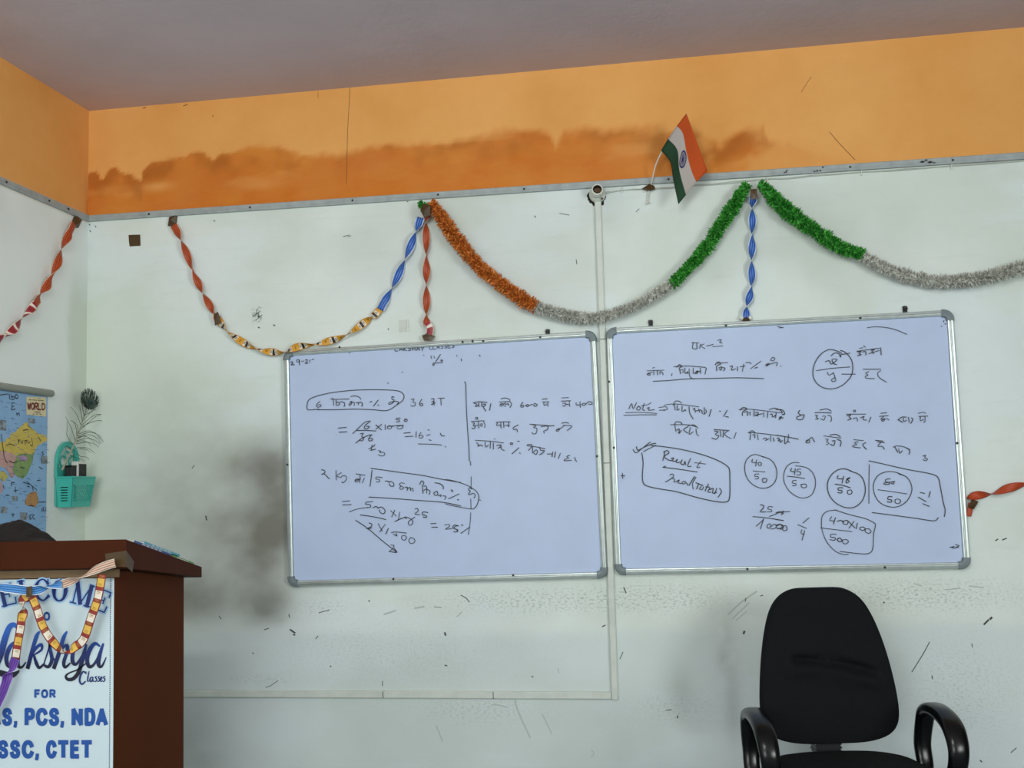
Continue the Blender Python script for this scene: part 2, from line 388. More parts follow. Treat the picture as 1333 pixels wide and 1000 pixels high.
batten('trim_1', (.0, 0, ZT(0)), (RX, 0, ZT(RX)), Vector((0, -1, 0)), bx, [(back(1065, 217).x, .03), (back(1207, 206).x, .04), (back(1022, 217).x, .01)])
batten('trim_2', (0, RY, ZT(0)), (0, 0, ZT(0)), Vector((1, 0, 0)), [6.8+left(u, v).y for u, v in ((60, 259), (85, 271), (4, 238))])
# lamp that lights the board side of the room, on the ceiling behind the photographer
t = thing('tube_light', 'white ceiling tube light fitting behind the viewer, out of the photograph', 'lamp', (2.0, -4.0, CZ))
bm = BM(); box(bm, 1.35, 2.65, -4.04, -3.96, CZ-.05, CZ, 0, .005); obj('housing', bm, M['white'], t)
mt = bpy.data.materials.new('tube_glow'); mt.use_nodes = True; b_ = mt.node_tree.nodes['Principled BSDF']
b_.inputs['Emission Color'].default_value = (1, 1, 1, 1); b_.inputs['Emission Strength'].default_value = 6
bm = BM(); cyl(bm, (1.4, -4.0, CZ-.075), (2.6, -4.0, CZ-.075), .015, n=12); obj('tube', bm, mt, t)

# ------------------------------------------------------------------ whiteboards
def rrect(w_, h_, r, k=6):
    """rounded rectangle loop, counter-clockwise, with (x, z, normal)"""
    out = []
    for cx, cz, a0 in ((w_/2-r, h_/2-r, 0), (-w_/2+r, h_/2-r, 90), (-w_/2+r, -h_/2+r, 180), (w_/2-r, -h_/2+r, 270)):
        for i in range(k+1):
            a = math.radians(a0+90*i/k); out.append((cx+r*math.cos(a), cz+r*math.sin(a)))
    return out
def loft(bm, loops, mi=0, closed=True, close_profile=True):
    R_ = [[bm.verts.new(p) for p in L] for L in loops]; n = len(R_[0])
    for i in range(len(R_) if close_profile else len(R_)-1):
        A, B = R_[i], R_[(i+1) % len(R_)]
        for k in range(n if closed else n-1):
            f = bm.faces.new((A[k], A[(k+1) % n], B[(k+1) % n], B[k])); f.material_index = mi
    return R_
BT = .022                                                   # how far the board's face stands off the wall
def whiteboard(label, corners, hooks, dots):
    P = [back(u, v, BT) for u, v in corners]                # outer corners TL TR BR BL on the wall
    c = sum(P, Vector())/4; ex = ((P[1]-P[0])+(P[2]-P[3])); wd = ex.length/2; ex.normalize()
    ez = ((P[0]-P[3])+(P[1]-P[2])); ht = ez.length/2; ez = (ez-ex*ez.dot(ex)).normalized()
    root = thing('whiteboard', label, 'whiteboard', (c.x, 0, c.z), group='whiteboards on the back wall')
    def L(x, z, y): return Vector((c.x, 0, c.z))+ex*x+ez*z+Vector((0, -y, 0))
    fwd = .0225
    bm = BM(); box(bm, -wd/2+.01, wd/2-.01, -BT+.003, -.004, -ht/2+.01, ht/2-.01)
    for v in bm.verts: v.co = L(v.co.x, v.co.z, -v.co.y)
    obj('panel', bm, M['board'], root)
    # aluminium frame: profile swept round a rounded rectangle
    bm = BM(); prof = [(0, .001), (0, BT+.001), (.003, BT+.006), (.009, BT+.007), (.0115, BT+.004), (.013, BT+.004), (.016, BT+.006), (fwd-.003, BT+.005), (fwd, BT-.004), (fwd-.002, .004)]
    loft(bm, [[L(x, z, y) for x, z in rrect(wd-2*d, ht-2*d, max(.032-d, .006))] for d, y in prof])
    bmesh.ops.recalc_face_normals(bm, faces=bm.faces)
    obj('frame', bm, M['alu'], root)
    for sx, sz in ((-1, 1), (1, 1), (1, -1), (-1, -1)):     # moulded corner caps
        bm = BM(); prof = [(-.0025, .0005), (-.0025, BT+.004), (.001, BT+.0085), (.012, BT+.010), (fwd, BT+.0085), (fwd+.003, BT+.001), (fwd+.001, .0035)]
        R_ = .033; leg = .005; loops = []
        for d, y in prof:
            r = R_-d; lp = [(wd/2-d, ht/2-R_-leg)]
            lp += [(wd/2-R_+r*math.cos(a), ht/2-R_+r*math.sin(a)) for a in [PI/2*i/7 for i in range(8)]]
            lp += [(wd/2-R_-leg, ht/2-d)]; loops.append([L(x*sx, z*sz, y) for x, z in lp])
        rr = loft(bm, loops, closed=False)
        bm.faces.new([q[0] for q in rr]); bm.faces.new([q[-1] for q in rr])
        bmesh.ops.recalc_face_normals(bm, faces=bm.faces); obj('corner_cap', bm, M['cap'], root)
    for u, v in hooks:                                      # the hanging lug with its screw above the top rail
        p = back(u, v, .004); bm = BM(); box(bm, p.x-.008, p.x+.008, -.004, -.001, p.z-.02, p.z+.010, 0, .001)
        tube(bm, [p+Vector((.0068*math.cos(a), -.004, .0068*math.sin(a)+.001)) for a in [2*PI*i/12 for i in range(12)]], .0025, 6, 0, closed=True, hint=Vector((0, 1, 0)))
        lug = obj('hanging_lug', bm, M['steel'], root); bm = BM(); cyl(bm, p+Vector((0, 0, .002)), p+Vector((0, -.009, .002)), .0045, .0035, 10); obj('screw', bm, M['nail'], lug)
    for u, v in dots:                                       # screw heads on the frame
        p = back(u, v, BT+.0065); bm = BM(); cyl(bm, p, p+Vector((0, -.004, 0)), .0045, .003, 8); obj('screw', bm, M['nail'], root)
    return root
board1 = whiteboard('left whiteboard in aluminium frame with percent sums, nearer the corner', [(370.5, 455.5), (776.5, 432), (790, 751), (374.5, 765)],
    [(713, 432)], [(442, 452), (602, 445), (615, 444), (629, 444), (703, 439), (374, 605), (512, 754), (668, 749), (777, 594)])
board2 = whiteboard('right whiteboard in aluminium frame with headed note and circled fractions', [(789.5, 428), (1240.5, 403), (1263, 740.5), (801, 748)],
    [(847, 420), (1178, 402)], [(945, 424), (1120, 414), (1246, 577), (1152, 739), (973, 741), (793, 497), (799, 583)])

# ------------------------------------------------------------------ handwriting, traced in detail windows (x0, y0, scale)
A_, B_, C_, D_ = (360, 420, 5.554), (580, 420, 5.554), (360, 590, 5.554), (580, 590, 5.554)
E_, F_, G_, H_ = (780, 400, 5.554), (1010, 390, 5.127), (780, 570, 5.554), (1010, 560, 4.127)
def phrases(root, name, S, wd, nrm, m, ax, gap):
    """strokes lying close together make one part"""
    g = list(range(len(S)))
    bb = [(min(p[ax] for p in q), max(p[ax] for p in q), min(p.z for p in q), max(p.z for p in q)) for q in S]
    def top(i):
        while g[i] != i: i = g[i]
        return i
    for i in range(len(S)):
        for j in range(i):
            a, b_ = bb[i], bb[j]
            if max(a[0]-b_[1], b_[0]-a[1]) < gap and max(a[2]-b_[3], b_[2]-a[3]) < gap*.45: g[top(i)] = top(j)
    grp = {}
    for i in range(len(S)): grp.setdefault(top(i), []).append(i)
    for ids in grp.values():
        bm = BM()
        for i in ids: flat_stroke(bm, S[i], wd*rnd(.85, 1.15), nrm, 0, 3)
        obj(name, bm, m, root)
def handwriting(root, parts, wd=.0028):
    S = []
    for (x0, y0, s), txt in parts:
        for st in txt.replace('\n', ' ').split(','):
            a = [float(q) for q in st.split()]
            if len(a) >= 4: S.append([back(x0+a[i]/s, y0+a[i+1]/s, BT+.0008) for i in range(0, len(a)-1, 2)])
    phrases(root, 'handwriting', S, wd, Vector((0, -1, 0)), M['ink'], 0, .022)
CAPS = {'L': '0 1 0 0 .8 0', 'A': '0 0 .45 1 .9 0,.2 .4 .7 .4', 'K': '0 1 0 0,.8 1 .1 .5 .85 0', 'S': '.85 .9 .4 1 .1 .75 .7 .4 .6 .05 .05 .05', 'H': '0 1 0 0,.8 1 .8 0,0 .5 .8 .5', 'Y': '0 1 .4 .5,.85 1 .3 -.1', 'C': '.85 .9 .3 1 0 .5 .3 0 .85 .05', 'E': '.8 1 0 1 0 0 .8 0,0 .5 .6 .5'}
def caps(win, word, x, y, dx, h, slope=0.0):
    out = []
    for i, ch in enumerate(word):
        for st in CAPS.get(ch, '').split(','):
            a = [float(q) for q in st.split()]
            out.append(' '.join('%.1f %.1f' % (x+dx*(i+a[k]*.82), y+slope*dx*i-h*a[k+1]) for k in range(0, len(a)-1, 2)))
    return (win, ','.join(out))
handwriting(board1, [caps(A_, 'LAKSHAY', 857, 205, 31, 24, -.02), caps(A_, 'CLASSES', 1105, 194, 27, 26, -.08),
    (A_, '525 200 527 224,630 190 640 205,755 186 785 184 820 190,470 195 480 192,1115 240 1122 262,1138 240 1142 258,1185 230 1150 285,1188 270 1200 272 1198 280 1188 276,1130 294 1165 292 1200 289,1126 302 1142 300,1128 313 1142 308,905 357 914 360,800 436 812 440,1060 236 1068 236,1300 238 1304 242,80 285 83 308,100 290 112 282 118 292 104 306 130 304,165 270 150 268 145 282 160 285 166 272 166 308,180 280 200 278,208 272 222 268 220 285 205 295 228 294,240 268 240 290,255 268 272 264'),
    (B_, '80 238 84 240,113 262 116 278,245 234 251 244')], wd=.0026)
handwriting(board1, [(A_, '''305 625 240 632 222 625 220 600 232 560 280 535 380 510 520 492 640 486 760 486 870 492 910 510 922 535 910 565 870 595 800 636 700 630 560 626 420 630 295 630,
315 570 295 585 288 602 298 612 320 605 318 592 295 598,390 552 425 555 525 552,405 545 412 570 412 600,430 560 432 600,432 578 448 575 456 590 440 600,460 575 470 572 490 580 492 600 486 606,535 535 570 530 600 540 608 555,
530 575 545 568 540 590 528 600 525 588 560 575 562 600,575 580 595 578 590 595,600 575 618 580 620 600 615 605,675 575 690 570,735 560 700 605,733 596 740 600,850 540 835 535 835 555 850 560 835 585 812 590 815 578 840 572 865 570 882 575 872 590,
972 555 995 553 985 575 1005 580 995 605 970 600,1050 555 1035 580 1040 603 1058 598 1052 585 1038 590,1118 552 1140 550,1120 575 1135 568 1130 590 1118 592 1150 580,1138 552 1140 600,1168 548 1215 546,1188 548 1190 598'''),])
handwriting(board1, [(A_, '''445 763 505 758,452 793 510 789,550 803 580 775 640 720 680 712,672 718 640 745 635 765 655 768 672 752 650 750,582 780 650 780 718 784,718 740 758 775,760 735 718 772,785 738 786 775,800 755 815 745 830 750 828 765 808 768 800 755,
835 752 860 745 880 750 900 745 915 750 905 765 880 768 870 758,800 752 860 745 918 742,895 690 868 692 865 702 885 703 888 715 865 718,925 700 940 698 945 710 930 716 922 708 935 700,605 805 628 800 615 825 632 835 618 855 598 850,690 810 668 835 668 855 690 852 695 840 672 838,
572 872 620 835 680 810,665 915 700 895 712 882,690 885 685 925,680 925 715 915,735 925 755 930 745 940 775 938 782 955 760 965 735 955,920 800 968 795,930 825 985 822,1010 788 1008 830,1045 795 1030 815 1035 835 1058 830 1055 815 1035 818,
1095 775 1105 778,1085 815 1110 810,1100 848 1118 852,1185 800 1195 820 1215 818,1025 877 1130 880 1195 885,1218 895 1225 900''')])
handwriting(board1, [(B_, '''135 432 146 445 150 600 158 750 168 900 172 1000'''), (D_, '180 60 182 90,185 170 185 260,182 330 184 400,182 430 178 500 165 590')], wd=.0025)
handwriting(board1, [(B_, '''200 580 225 575 250 572 300 578,208 585 225 590 215 608 235 600 240 585,240 580 242 610,262 578 262 606,270 590 290 590 280 605 270 605 285 630 292 640,328 585 318 635,388 575 430 572 470 572,400 552 425 545 460 553 465 565,395 590 410 585 420 595 400 605 395 595 430 585,
432 575 430 608,440 590 455 588 455 600,470 578 478 590 465 615,560 575 545 595 545 610 562 610 565 598 548 600,580 600 592 592 602 600 592 608 580 600,602 600 625 592 640 597,640 585 660 590 660 602 645 605 638 595,698 555 735 550,700 575 750 572,712 575 712 600 730 590,738 575 740 605,
840 545 890 542,838 568 905 565,845 585 870 582 860 605 845 600,870 590 890 592,895 568 898 608,945 580 945 595 970 595,972 570 975 615,985 592 1000 582 1012 590 1000 600 985 592,1012 592 1030 575 1045 572 1060 580 1055 592 1035 590,
215 690 230 685 232 698 218 698,185 715 280 710,195 725 210 728 200 745 215 750 205 768 190 762,215 745 235 742,238 715 240 765,250 735 265 732 262 750 250 745,275 715 285 740 280 760,365 722 420 717 470 718,375 725 370 745 395 740 400 755,400 722 402 765,420 720 422 758,432 745 450 740 455 755,455 718 460 750,525 740 490 760 495 775 515 770 520 790,
610 735 680 740 750 745,630 740 655 745 635 760 660 765 655 800 635 805 625 795,690 755 715 748 740 752 735 775 710 785 715 800,745 748 785 745,840 728 870 722 890 728,800 775 825 765 815 785 800 780 840 760 860 740,850 745 905 745 910 755 880 780,
215 852 330 858 420 870,352 840 360 842,225 870 240 885 232 895 258 885 268 895,285 865 290 900 310 885,325 862 322 910,345 870 345 915,370 890 390 885 395 900 380 908,400 880 405 915 425 925,470 870 485 872 480 882 468 878 472 868,530 905 480 950,534 942 541 946,520 858 535 858,
590 885 615 880 625 890 600 925,590 890 650 898 720 912,630 900 630 945 650 920 665 930 655 955 640 945,680 900 690 925 715 925 700 945 680 955,735 950 770 950,775 935 770 970,795 935 788 975,830 945 815 985,900 960 875 968 890 980 862 990 860 1000 910 995,935 975 938 990 948 1005''')])
handwriting(board1, [(C_, '''325 120 345 125 350 140 325 155 345 150 375 180 385 182,430 125 432 195,470 140 435 165 465 175 475 165 500 165 505 190 480 215 472 205,575 150 640 160,565 195 585 185 595 195 575 210 568 200 610 185,605 158 600 215,635 180 620 215,690 125 684 180 675 240,682 110 760 120 900 140 1050 160 1200 190 1333 212,
668 318 800 325 1000 340 1200 355 1333 382,765 178 725 172 718 188 740 190 745 205 722 208,785 205 800 200 810 210 815 205,815 210 830 205 848 220 845 238 825 238 815 220,925 220 900 215 888 228 905 240 920 250 905 262 890 255 900 235,930 250 945 245 945 270,950 255 965 248 970 272,970 258 985 255 988 278,
1035 225 1050 200 1065 215 1055 240 1060 290,1065 240 1085 240 1085 290,1065 270 1080 260 1095 265 1110 275 1105 300,1145 215 1180 220 1205 240 1205 260,1135 290 1160 275 1165 300 1145 305 1140 295,1170 310 1190 300 1185 315,1200 310 1225 312 1215 335,1265 265 1275 275,1320 295 1245 330,1308 335 1318 338'''),
  (D_, '''0 190 60 200 150 230 210 265 238 300 238 340 225 380 205 400 190 404 100 390 0 368,40 265 50 280,100 295 20 330,85 335 94 340,190 260 175 250 165 265 180 275 165 295 175 300 200 290 215 305 205 325,238 338 255 340''')])
handwriting(board1, [(C_, '''475 350 530 345,478 375 540 372,695 350 650 355 645 370 675 372 680 390 655 395,525 425 580 405 660 392,700 395 720 385 735 400,735 395 760 390 785 415 775 438 750 430 745 410,605 447 700 460 790 480,825 415 865 455,855 412 832 462,890 425 880 485,855 495 890 478 925 465,930 460 960 470 985 490 980 515 960 520 955 495 1000 462,925 462 940 475,
1000 405 1020 400 1022 420 1000 440 1035 445,1095 430 1060 425 1055 445 1080 450 1085 465 1060 462,1115 510 1155 508,1122 535 1165 535,1215 520 1245 515 1250 530 1220 550 1270 545,1310 525 1285 520 1275 540 1305 555 1300 570 1280 568,670 505 690 515 680 535 650 545,735 510 765 565,785 515 745 570,808 545 790 585,830 575 860 570 940 578,845 585 870 600 865 580,
905 600 925 595 940 610 925 630 905 620 905 600,970 610 995 620 1000 640 975 655 955 635 970 610,572 485 640 530 660 548 680 560 760 630 870 718,660 548 690 540,825 665 850 668 835 695 820 705,812 710 870 718 850 690'''),
  (D_, '95 525 70 530 65 545 90 555 85 570,115 515 125 525,175 535 110 580')])
handwriting(board2, [(E_, '''668 255 720 258,680 260 675 298 705 300,705 262 708 298,735 265 725 300,760 265 735 280 765 298,775 280 800 275 825 268,855 240 885 235 870 255 890 258,820 285 895 280'''), (F_, '10 180 30 184 50 188,25 190 50 185,610 188 660 182 720 185 790 198 875 232,1104 182 1108 176,1118 150 1122 140,1128 165 1135 160'),
  (H_, '935 630 960 625 945 632 965 635,965 615 985 622 965 630,972 632 982 630')], wd=.0026)
handwriting(board2, [(E_, '''385 440 400 435,345 460 470 455,345 485 360 475 370 490 350 490 365 475 385 470,395 455 395 490,420 455 422 490,440 485 440 465 460 475 460 490,528 480 522 495,540 430 640 425 770 435,560 435 580 415 600 430 580 440 590 480,585 455 605 450 605 475,620 440 622 480 640 465 640 480,650 445 655 500 685 520,680 440 680 480,700 465 715 460 705 480 690 475 735 460,
730 440 735 480,775 440 765 485,840 415 860 395 880 410 850 425 850 460,850 405 930 400,865 440 885 430 880 455 870 450,885 435 910 440 900 460,945 430 965 425 955 455 985 445,1000 430 1000 460,1020 430 1055 425,1045 410 1035 465,1060 402 1085 398 1100 410,1170 390 1095 445,1125 440 1145 435,1240 380 1255 362 1270 370 1260 388 1240 385,
1205 415 1230 405 1215 425 1205 420 1260 405 1290 400 1280 425,1310 425 1318 428,390 535 500 530 640 518 800 515 1000 510 1190 516''')])
handwriting(board2, [(F_, '''440 360 400 340 350 335 300 365 262 420 247 480 255 530 285 570 330 592 385 595 440 575 485 535 510 490 512 430 495 385 460 350 430 340,370 375 390 358 420 360 435 385 430 370 495 358,330 415 355 408 365 425 375 430 410 400 375 400 385 425 405 435,270 475 350 462 420 455 495 450,345 485 355 505 385 488,385 490 395 520 400 540 380 548 372 535 395 520,440 498 530 498,
560 325 580 322,585 310 598 318,540 345 690 325,545 350 570 345 555 360 570 368 545 375,580 350 600 348 600 370,635 340 660 330 640 350 655 360,620 362 690 340,700 322 703 370,582 465 700 465,620 482 600 490 615 505 598 512 605 525 660 528,700 475 680 490 690 520 740 552''')])
handwriting(board2, [(E_, '''215 735 235 695 245 735 270 690,285 715 270 735 285 745 300 730 285 715,325 695 315 740 330 745,305 715 350 705 375 690,345 730 365 725 355 745 400 740,190 763 300 760 418 768,178 782 300 778 415 778,430 725 470 720,435 745 480 742,470 708 495 735 465 748,480 705 560 700 720 720,535 710 550 680 580 680 595 695,545 700 550 745,565 710 565 745 580 735,600 715 600 755 622 740 625 750,
650 720 655 765 680 808,680 740 690 730 695 760,720 735 725 760,700 750 720 745 740 745 745 770,760 725 760 770,770 740 775 760 755 775,810 740 795 790,868 750 880 752,925 745 900 790,915 790 935 795,1010 740 1100 738 1320 765,1020 745 1040 725 1070 735 1040 755 1035 785,1050 760 1075 755 1070 785,1090 755 1090 780,1120 745 1120 790,1130 765 1150 760 1145 785 1130 780 1180 770,1190 760 1190 795,1220 760 1215 800,1235 775 1250 772 1255 795 1275 780,1280 765 1275 800,1230 740 1270 730 1310 745 1325 765,1300 815 1320 790 1300 800 1333 800'''),
  (F_, '''0 735 40 735 60 760 40 770 60 765,160 740 150 755 165 770 190 770 175 800 145 800 140 785 165 775,260 755 310 754 370 758,295 738 340 730 370 745,262 770 280 775 268 785 285 795 265 800,310 780 330 778 320 805 300 795,345 775 365 775 372 800 365 815,515 742 530 738 530 750 518 748,470 765 600 765,475 775 500 770 488 785 505 795 480 805,515 795 540 790 545 812,565 790 590 780 580 800 605 805,635 785 620 820,
700 760 740 755,690 780 750 775,720 780 700 800 725 795 720 812 705 808 740 795 755 805,815 805 840 785 870 785,815 800 845 820,850 790 855 815 870 805,885 785 890 820,905 790 915 800 900 828,950 760 985 752 1000 760,955 780 1015 778,965 785 965 810 985 800,995 780 995 815 985 820''')])
handwriting(board2, [(E_, '''515 850 640 850 700 865,545 850 555 830 585 830 600 845,548 855 555 900,560 890 580 880 575 915 595 890,640 865 610 885 640 910,640 860 680 850 700 860 715 875,660 870 650 920 680 900,700 880 705 915 720 930,830 885 930 890,835 895 860 900 840 920 865 930 845 955 815 945,875 895 880 935,900 892 895 940,940 890 915 905 910 925 955 950,990 905 975 950,
1075 905 1200 916 1333 935,1085 910 1105 892 1130 910,1095 912 1090 960,1110 925 1125 920 1125 945,1145 920 1150 960,1185 955 1200 945 1215 955 1200 965 1230 950,1240 930 1240 970,1260 945 1265 970,1285 950 1300 945 1300 970'''),
  (F_, '''0 905 70 916 150 932,15 940 30 935 30 955 45 940,60 915 60 965 80 945 90 955,85 900 80 950,200 945 220 935 225 955 200 955 215 940 240 920 250 935 260 950,320 910 435 925,360 905 400 900 430 915,330 930 350 935 338 948 355 960 335 970,375 945 395 942 385 975 365 965,410 935 435 945 430 980,520 935 585 942,550 950 525 955 540 968 515 975 520 985 565 990,600 955 580 970 605 1000,665 940 715 945,680 950 725 955,700 955 680 980 710 980 725 1000'''),
  (H_, '630 92 650 85 690 90 720 105,640 92 655 118,660 100 665 125 680 110,700 95 720 110 715 130,790 140 805 135 800 150 815 155 805 165 790 158')])
handwriting(board2, [(G_, '''245 85 258 105 275 105 320 70 370 30,270 65 280 90 330 66 380 45 410 40,320 100 365 76 410 55,375 55 470 65 600 85 740 120 850 160 920 200 942 230 945 300 945 400 938 450 910 465 850 462 720 435 560 390 440 370 350 350 318 325 312 270 318 180 308 110,
475 100 460 165,465 105 490 92 505 110 470 135 500 160 525 165,520 150 540 145 530 165 550 170 565 155,565 155 560 180 585 175,600 160 590 185 610 195 620 170 625 195,660 150 640 205 665 205,735 170 705 215 730 212,690 180 770 190,460 213 560 225 710 247,460 213 480 205,510 270 530 262 535 285 480 320,520 290 545 300 540 320 565 315,565 310 580 305 570 325 595 330,625 315 600 320 605 335 630 325 640 345,690 280 670 310 650 345,700 285 675 330 680 370,
700 325 750 345,720 330 705 370,740 350 725 370 745 375 755 355,790 335 765 385,770 355 800 360 785 390 805 395,800 375 825 365 820 400 850 395,850 365 835 405,870 365 885 390 860 430,168 255 170 295,158 275 185 275''')], wd=.0031)
handwriting(board2, [(G_, '''1190 140 1140 122 1100 128 1065 160 1052 210 1060 270 1090 320 1140 355 1190 365 1240 350 1275 310 1285 250 1270 195 1235 155 1180 135,1110 155 1105 175 1135 180,1138 160 1132 205,1150 180 1170 178 1172 198 1155 200 1150 182,1112 240 1200 247,1155 262 1130 262 1125 278 1148 280 1150 295 1125 298,1185 295 1210 295 1208 318 1185 322 1182 298 1190 294'''),
  (H_, '''125 175 90 175 60 195 43 235 45 280 70 325 110 355 150 365 190 350 210 310 212 265 195 225 160 200 105 192,85 205 80 220 105 225,105 205 100 240,135 210 118 210 115 222 132 225 130 240 112 240,62 248 105 252 155 260,110 270 92 272 90 285 108 288 105 298 90 298,135 292 160 290 165 305 145 310 135 298 140 292,
405 220 370 208 330 215 295 245 277 290 285 345 320 390 370 415 420 415 460 385 480 335 475 280 450 240 400 220,335 245 330 260 360 262,365 248 355 285,398 255 380 262 395 275 378 285 380 270 398 258,318 290 360 297 400 310,360 310 338 310 335 322 355 325 352 338 332 335,385 325 405 322 408 340 390 345 384 330,
500 165 560 178 700 210 800 228 855 242 875 262 885 310 900 390 910 430 905 465,502 185 500 290 500 395,518 443 650 460 760 475 850 488 872 470,690 245 640 225 590 225 548 245 525 290 530 345 560 390 610 412 660 410 705 380 730 330 725 285 700 250 660 235,615 262 592 265 590 278 610 280 605 292 580 290,620 280 635 280 632 290 620 286,580 285 640 275,548 320 620 330 705 343,625 358 605 358 602 372 622 375 618 388 598 385,640 375 655 370 672 380 660 395 642 390 640 375,
775 335 800 340,765 360 808 385,790 395 825 410,830 330 822 360''')])
handwriting(board2, [(G_, '1165 485 1190 490 1185 510 1165 535 1205 535,1255 500 1225 498 1222 515 1245 520 1245 535 1215 535,1112 570 1200 578 1333 598,1230 570 1280 550 1333 530,1290 545 1310 540 1333 548,1190 585 1165 660,1135 640 1190 590,1215 630 1235 622 1240 645 1220 655 1215 635,1245 640 1265 625 1285 635 1270 655 1240 660,1290 635 1310 625 1333 640 1320 660 1295 655'),
  (H_, '''0 445 20 438 40 445 30 455,20 440 75 438,0 480 40 486,0 515 20 505 35 520 15 530 5 525,35 515 55 515 60 535 40 540 35 520,178 472 145 500,118 508 165 528,140 535 135 555 155 560,155 540 140 592,330 430 280 435 250 460 245 510 255 560 280 610 320 650 360 668 390 668,315 428 400 455 480 475 530 500 535 515 525 560 522 630 505 660 460 665 345 652,
300 465 290 485 315 488,320 470 310 505,330 490 350 485 365 495,360 490 385 485 385 505 365 505 358 492,390 490 425 525,420 490 392 528,438 500 432 530,450 525 468 520 480 530 465 540 450 530,480 532 500 530 512 545 500 555 482 548 480 532,240 525 320 535 410 545,325 560 298 560 295 575 318 578 315 592 290 588,330 585 345 580 355 595 340 600 330 588,358 590 380 588 390 600 375 612 360 605 358 590''')])

# ------------------------------------------------------------------ twisted paper streamers
def stripe_mat(name, face, line, edge, n=4, rough=.55):
    m = bpy.data.materials.new(name); m.use_nodes = True; t = NT(m); b = t.n['Principled BSDF']; b.inputs['Roughness'].default_value = rough
    uv = t.new('ShaderNodeTexCoord').outputs['UV']; sp = t.new('ShaderNodeSeparateXYZ'); t.link(uv, sp.inputs[0]); u = sp.outputs[0]
    fr = t.math('FRACT', t.math('MULTIPLY', u, float(n)))
    c = t.mix(t.ramp(fr, [(.0, 0.0), (.33, 1.0), (.67, 0.0)], 'CONSTANT'), lin(face), lin(line))
    e = t.ramp(u, [(0, 1.0), (.09, 0.0), (.91, 1.0)], 'CONSTANT')
    c = t.mix(e, c, lin(edge)); t.link(c, b.inputs['Base Color']); return m
def block_mat(name, cols, pitch, edge, boxcol=None):
    """printed blocks repeating along the ribbon (UV v is metres)"""
    m = bpy.data.materials.new(name); m.use_nodes = True; t = NT(m); b = t.n['Principled BSDF']; b.inputs['Roughness'].default_value = .5
    uv = t.new('ShaderNodeTexCoord').outputs['UV']; sp = t.new('ShaderNodeSeparateXYZ'); t.link(uv, sp.inputs[0])
    f = t.math('FRACT', t.math('DIVIDE', sp.outputs[1], pitch))
    stops = [(i/len(cols), lin(c)) for i, c in enumerate(cols)]
    c = t.ramp(f, stops, 'CONSTANT')
    if boxcol:                                              # small dark figure in the middle of every block
        g = t.math('FRACT', t.math('MULTIPLY', f, len(cols)/2.0))
        k = t.math('MULTIPLY', t.ramp(g, [(0, 0.0), (.12, 1.0), (.22, 0.0), (.30, .8), (.38, 0.0)], 'CONSTANT'), t.ramp(sp.outputs[0], [(0, 0.0), (.28, 1.0), (.72, 0.0)], 'CONSTANT'))
        c = t.mix(k, c, lin(boxcol))
    e = t.ramp(sp.outputs[0], [(0, 1.0), (.1, 0.0), (.9, 1.0)], 'CONSTANT')
    c = t.mix(e, c, lin(edge)); t.link(c, b.inputs['Base Color']); return m
ORANGE = stripe_mat('orange_striped_paper', 'b84a1c', '74260f', 'd6a080', 4)
ORANGE2 = stripe_mat('plain_orange_paper', 'b84418', 'a03612', 'a83c16', 4)
BLUE = stripe_mat('blue_striped_paper', '1a479e', '5a8ad2', 'd4dae4', 4)
PINKB = stripe_mat('pale_striped_paper', 'd9b9a4', '8a5a4a', 'e8d9cc', 4)
BLUE2 = stripe_mat('light_blue_striped_paper', '4f8fd0', '1d4f94', 'dbe6f2', 4)
YELLOW = block_mat('yellow_printed_paper', ['d59a2c', 'd59a2c', 'e6dccb', '31241f', 'e6dccb', 'd59a2c'], .062, 'cf9125', '3a2a22')
REDY = block_mat('red_and_yellow_printed_paper', ['8e2b22', 'dcb04a', 'dcb04a', '8e2b22', 'e4d8c8', 'e4d8c8'], .066, '7d221c', 'a5772e')
REDW = block_mat('red_and_white_printed_paper', ['99262f', 'e4d6cb', '99262f', '8b2030'], .045, 'd8c8b6')
PURPLE = stripe_mat('purple_striped_paper', '6a3aa0', '3d1f6e', '8c63bd', 4)
PAPER_B = mat('paper_back', 'ddd8d2', .7)
